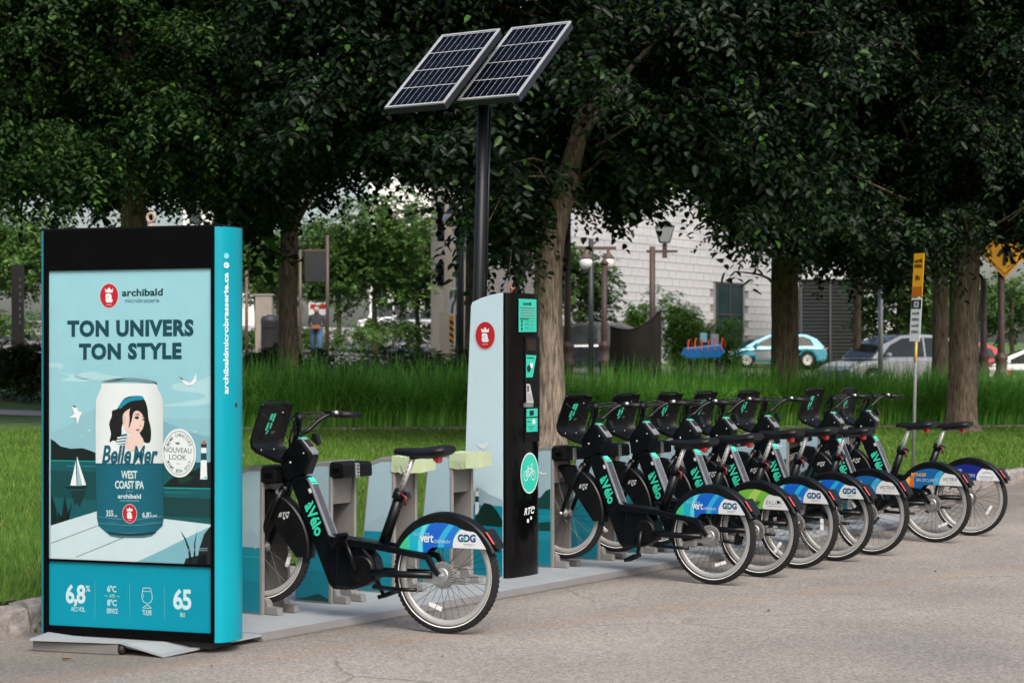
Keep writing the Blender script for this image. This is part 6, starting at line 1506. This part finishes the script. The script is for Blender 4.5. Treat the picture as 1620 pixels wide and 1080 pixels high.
mb.build('gunwale', M_rust, hp)
mb = MB(); mb.prism([(-.3, .5), (-.18, .82), (-.05, .95), (.0, .65)], -.2, .2, .01); mb.build('liner', M_greyflange, hp)
# ================================================================ parked cars
M_wheelrub = M_tyre
def car(label, px, D, yaw, m, L=4.4, H=1.62, Wd=1.8, suv=True, group='cars parked on the street'):
    b = onterr(px, D); t = empty('parked_car', b, R(yaw)); tag(t, label, 'car', group)
    hb = .98 if suv else .88
    low = [(-L/2+.05, .32), (-L/2, .55), (-L/2+.03, hb-.06), (-L/2+.25, hb+.03), (-L*.28, hb+.06), (L*.18, hb+.03), (L/2-.55, hb-.08), (L/2-.12, hb-.22), (L/2, .62), (L/2-.03, .34), (L/2-.3, .24), (L/2-.52, .28), (L/2-.56, .48), (L/2-.72, .66), (L/2-.9, .70), (L/2-1.08, .66), (L/2-1.24, .48), (L/2-1.28, .26), (-L/2+1.28, .26), (-L/2+1.22, .48), (-L/2+1.06, .66), (-L/2+.88, .70), (-L/2+.7, .66), (-L/2+.54, .48), (-L/2+.5, .28), (-L/2+.25, .26)]
    mb = MB(); mb.prism(low, -Wd/2, Wd/2, .10); mb.build('body', m, t)
    roof = [(-L/2+.12, hb), (-L*.40, H-.22), (-L*.30, H-.04), (-L*.08, H), (L*.06, H-.05), (L*.20, H-.30), (L*.31, hb)]
    def shell(poly, y, inset_top):
        mb = MB(); n_ = len(poly); A = []; 
        for s in (-1, 1):
            for x, z in poly: k = (z-hb)/(H-hb); A.append(Vector((x, s*(y-inset_top*k), z)))
        fs = [(i, i+1, n_+i+1, n_+i) for i in range(n_-1)]+[tuple(range(n_))[::-1], tuple(range(n_, 2*n_))]
        return mb.add(A, fs)
    shell(roof, Wd/2-.07, .16).build('cabin', m, t)
    M_win = MATS.get('car_glass') or mat('car_glass', (.018, .024, .024), .08, var=.2, spec=.35)
    def side_win(pts, nm):
        for s in (-1, 1):
            mb = MB(); A = [Vector((x, s*(Wd/2-.07-.16*(z-hb)/(H-hb)+.006), z)) for x, z in pts]; mb.add(A, [tuple(range(len(A))) if s < 0 else tuple(range(len(A)))[::-1]]); mb.build(nm, M_win, t)
    side_win([(-L*.37, hb+.07), (-L*.34, H-.22), (-L*.27, H-.12), (-L*.13, H-.1), (-L*.13, hb+.06)], 'window'); side_win([(-L*.115, hb+.06), (-L*.115, H-.1), (L*.05, H-.13), (L*.155, H-.34), (L*.235, hb+.05)], 'window')
    for (xa, za, xb, zb_, nm) in ((L*.075, H-.085, L*.295, hb+.03, 'windscreen'), (-L/2+.16, hb+.08, -L*.385, H-.22, 'rear_window')):
        ya = Wd/2-.07-.16*(za-hb)/(H-hb)-.09; yb = Wd/2-.07-.16*(zb_-hb)/(H-hb)-.09; sg_ = 1 if nm == 'windscreen' else -1
        line_ = [(L*.075, H-.0768), (L*.20, H-.30), (L*.302, hb+.022)] if sg_ > 0 else [(-L*.468, hb+.12), (-L*.40, H-.22)]
        if sg_ > 0: line_[0] = (L*.08, H-.05-.25*(.02/.14)); line_[2] = (L*.30, hb+(H-.30-hb)*(.01/.11))
        else: line_[0] = (-L/2+.12+.2*(L*.1-.12), hb+.2*(H-.22-hb))
        g_ = []
        for x_, z_ in line_:
            w2 = Wd/2-.07-.16*(z_-hb)/(H-hb)-.07; g_.append([Vector((x_+sg_*.014, -w2, z_+.012)), Vector((x_+sg_*.014, w2, z_+.012))])
        MB().sheet(g_, smooth=False).build(nm, M_win, t)
    for x in (-L/2+.88, L/2-.9):
        for s in (-1, 1):
            mb = MB(); mb.lathe([(.001, s*.02), (.2, s*.03), (.23, s*.02), (.33, s*.0), (.335, -s*.08), (.3, -s*.19)], (x, s*(Wd/2-.03), .335), 'y', 22); wh = mb.build('wheel', M_wheelrub, t)
            mb = MB(); mb.lathe([(.04, s*.028), (.2, s*.036), (.215, s*.026)], (x, s*(Wd/2-.03), .335), 'y', 10, smooth=False); mb.build('rim', M_alu, wh)
    for s in (-1, 1):
        mb = MB(); mb.prism([(L/2-.5, hb-.18), (L/2-.08, hb-.30), (L/2+.005, .66), (L/2-.25, .70)], s*(Wd/2-.2)-.19, s*(Wd/2-.2)+.19, .02); mb.build('headlight', MATS.get('headlight') or mat('headlight', (.6, .6, .58), .12, .3, var=.1), t)
        mb = MB(); mb.prism([(-L/2-.005, .8), (-L/2+.16, .8), (-L/2+.12, hb-.03), (-L/2, hb-.03)], s*(Wd/2-.15)-.14, s*(Wd/2-.15)+.145, .01); mb.build('tail_light', M_red, t)
        mb = MB(); mb.ball((L*.2, s*(Wd/2+.1), hb+.12), (.09, .11, .08), 10, 6); mb.build('wing_mirror', m, t)
    return t
M_silvercar = mat('silver_car_paint', (.36, .38, .40), .25, .3, var=.05, coat=.6); M_darkcar = mat('dark_blue_car_paint', (.025, .03, .038), .2, .3, var=.1, coat=.6)
M_lbcar = mat('pale_blue_car_paint', s2l(62, 138, 160), .25, .2, var=.05, coat=.6); M_redcar = mat('red_car_paint', s2l(160, 40, 45), .25, .2, coat=.6); M_whitecar = mat('white_car_paint', (.72, .73, .74), .25, 0, var=.03, coat=.6)
car('silver grey suv parked behind the grass bed, nose to the left', 1415, 62, 205, M_silvercar, L=4.6, H=1.74)
car('dark blue suv just right of the big leaning trunk', 920, 66, 180, M_darkcar, H=1.75)
car('pale blue car partly hidden by the straight tree trunk', 1220, 84, 188, M_lbcar, suv=False, H=1.45)
car('red car behind the silver suv and slim dark trunk', 1492, 70, 195, M_redcar, suv=False, H=1.5)
car('white car at the right edge behind the brown fluted post', 1635, 62, 172, M_whitecar, suv=False, H=1.45)
car('small far car with pale windows beyond the street trees', 652, 118, 175, M_silvercar, suv=False, H=1.5)
car('white far van beyond the low hedge', 612, 150, 180, M_whitecar, H=2.2)
# ================================================================ loaded cargo tricycle in blue and orange
b = onterr(1110, 60); ct = empty('cargo_trailer', b); tag(ct, 'blue cargo trailer loaded with orange straps and boxes behind the grass', 'trailer')
zb_ = at(1110, 556, 60).z-b.z
mb = MB(); mb.prism([(-.62, zb_-.1), (-.5, zb_+.12), (.55, zb_+.22), (.68, zb_-.02), (.5, zb_-.2), (-.4, zb_-.22)], -.35, .35, .04); mb.build('tub', mat('blue_plastic', s2l(20, 120, 190), .35, var=.1), ct)
M_or = mat('orange_strap', s2l(220, 80, 30), .5)
for k in range(6): x = -.45+k*.2; mb = MB(); mb.tube(spline([(x, -.37, zb_+.02), (x+.05, -.2, zb_+.3+.1*random.random()), (x+.15, .2, zb_+.34), (x+.2, .36, zb_+.1)], 4), .022, 6); mb.build('strap', M_or, ct)
for x, z, s_, m_ in ((.05, zb_+.42, .2, 'pale_box'), (.38, zb_+.36, .24, 'grey_box')): mb = MB(); mb.prism([(x-s_/2, z-s_*.7), (x+s_/2, z-s_*.7), (x+s_/2, z+s_*.7), (x-s_/2, z+s_*.7)], -.15, .1, .01); mb.build('box', mat(m_, s2l(130, 190, 200) if m_ == 'pale_box' else s2l(150, 165, 170), .5), ct)
for x in (-.4, .6):
    mb = MB(); mb.lathe([(.16+.02*math.cos(a), .02*math.sin(a)) for a in np.linspace(0, 6.283, 9)[:-1]], (x, -.42, .2+zb_*.35), 'y', 20, closed=True); wh = mb.build('wheel', M_tyre, ct)
    mb = MB()
    for k in range(8): a = k*math.pi/4; mb.tube([(x, -.42, .2+zb_*.35), (x+.16*math.cos(a), -.42, .2+zb_*.35+.16*math.sin(a))], .005, 4, False)
    mb.build('spokes', M_alu, wh)
for x in (-.3, .5):
    for y in (.3, -.3): mb = MB(); mb.tube([(x, y, -.05), (x, y, zb_-.1)], .025, 6); mb.build('leg', M_dgrey, ct)
mb = MB(); mb.lathe([(.09+.012*math.cos(a), .012*math.sin(a)) for a in np.linspace(0, 6.283, 9)[:-1]], (-.42, -.2, zb_+.3), 'y', 16, closed=True); mb.tube([(-.42, -.2, zb_+.1), (-.42, -.2, zb_+.3)], .015, 6); mb.build('steering_ring', M_dark, ct)
# ================================================================ walking person, far behind
b = onterr(501, 70); pe = empty('person', b); tag(pe, 'person in a dark top and blue trousers walking, holding something orange', 'person')
hh_ = at(501, 483, 70).z-b.z
def skinned(name, verts, edges, rads, m, par, sub=2):
    me = bpy.data.meshes.new(name); me.from_pydata(verts, edges, []); o = bpy.data.objects.new(name, me); COL.objects.link(o)
    sk = o.modifiers.new('skin', 'SKIN'); ss = o.modifiers.new('sub', 'SUBSURF'); ss.levels = sub; ss.render_levels = sub
    for i, r_ in enumerate(rads): me.skin_vertices[0].data[i].radius = (r_, r_) if isinstance(r_, float) else r_
    me.skin_vertices[0].data[0].use_root = True
    bpy.context.view_layer.update(); me2 = bpy.data.meshes.new_from_object(o.evaluated_get(bpy.context.evaluated_depsgraph_get()))
    bpy.data.objects.remove(o); me2.materials.clear(); me2.materials.append(m); me2.polygons.foreach_set('use_smooth', [True]*len(me2.polygons)); return link(name, me2, par)
S_ = hh_/1.75
vv = [(0, 0, .95), (0, 0, 1.15), (0, -.01, 1.38), (0, 0, 1.48), (0, -.01, 1.56), (0, -.02, 1.66), (.1, 0, .92), (.12, -.12, .5), (.12, -.05, .08), (.12, -.2, .03), (-.1, 0, .92), (-.11, .1, .5), (-.11, .28, .1), (-.11, .16, .03), (.2, 0, 1.38), (.26, .02, 1.12), (.2, -.2, 1.05), (-.2, 0, 1.38), (-.26, .04, 1.12), (-.16, -.18, 1.06)]
ee = [(0, 1), (1, 2), (2, 3), (3, 4), (4, 5), (0, 6), (6, 7), (7, 8), (8, 9), (0, 10), (10, 11), (11, 12), (12, 13), (2, 14), (14, 15), (15, 16), (2, 17), (17, 18), (18, 19)]
rr_ = [.14, .13, .15, .06, .09, .10, .1, .075, .05, .045, .1, .075, .05, .045, .06, .05, .04, .06, .05, .04]
skinned('body', [(x*S_, y*S_, z*S_) for x, y, z in vv], ee, [r_*S_ for r_ in rr_], mat('dark_shirt', (.02, .02, .025), .8), pe)
mb = MB(); mb.ball((0, -.02*S_, 1.635*S_), (.105*S_, .115*S_, .13*S_), 14, 10); hd3 = mb.build('head', mat('skin', (.42, .26, .19), .6), pe)
mb = MB(); mb.ball((0, .0, 1.68*S_), (.115*S_, .12*S_, .1*S_), 14, 8); mb.build('hair', mat('dark_hair', (.02, .015, .012), .7), hd3)
mb = MB()
for s in (1, -1): mb.tube([(s*.1*S_, 0, .98*S_), (s*.12*S_, s*-.12*S_, .5*S_), (s*.12*S_, -.05*S_ if s > 0 else .28*S_, .1*S_)], [.118*S_, .09*S_, .07*S_], 10)
mb.build('trousers', mat('blue_denim', (.04, .09, .17), .8), pe)
mb = MB(); mb.prism([(-.16*S_, .98*S_), (.16*S_, .98*S_), (.14*S_, 1.1*S_), (-.14*S_, 1.1*S_)], -.3*S_, -.2*S_, .01); tag(mb.build('orange_bag', mat('faded_orange', (.22, .07, .03), .7)), None); ob_ = bpy.data.objects['orange_bag']; ob_.location = b; tag(ob_, 'orange bag held by the person walking behind the left trunk', 'bag')
# ================================================================ litter on the road
M_dleaf = mat('dry_leaf', (.22, .11, .04), .8, var=.3, scale=40)
for i, (px, py, s_) in enumerate(((1215, 967, .05), (108, 1044, .06), (1100, 915, .03), (1392, 868, .05), (1330, 880, .05), (960, 1005, .022), (700, 1040, .02), (1480, 905, .03), (335, 1055, .02))):
    c_ = ground(px, py); a = random.uniform(0, 6.28); g = []
    for k in range(5):
        t_ = k/4; w_ = s_*.28*math.sin(math.pi*min(.97, t_*.9+.08)); g.append([Vector((s_*(t_-.5), -w_, .012+.25*w_)), Vector((s_*(t_-.5), 0, .006+.1*s_*t_)), Vector((s_*(t_-.5), w_, .012+.3*w_))])
    o = MB().sheet(g).build('dry_leaf', M_dleaf); o.location = c_; o.rotation_euler = (0, 0, a)
    tag(o, ['curled brown leaf on the road below the right bicycles', 'brown leaf on the road before the panel foot', 'small leaf by the second bicycle wheel', 'leaf near the sixth bicycle wheel', 'leaf near the fifth bicycle wheel', 'tiny leaf on the open road, middle', 'tiny leaf on the road below the nearest wheel', 'small leaf on the road at the right', 'tiny leaf at the bottom edge below the panel'][i], 'leaf', 'dry leaves on the road')
M_weed = leafmat('weed_leaf', (.05, .12, .02), (.1, .16, .03), .2, .5, .2)
wd0 = ground(22, 998, .0); A = np.array([[wd0.x+.05*i-.06, wd0.y+.02*i, .06+.03*(i % 2)] for i in range(4)])
o = link('weed', scatter(A, rng.uniform(0, 6.3, 4), np.full(4, .35), [leaf_template(7, .35, .4, 1., .3, .12, 90)], 'weed', M_weed)); tag(o, 'green weed growing at the kerb beside the panel foot', 'plant')
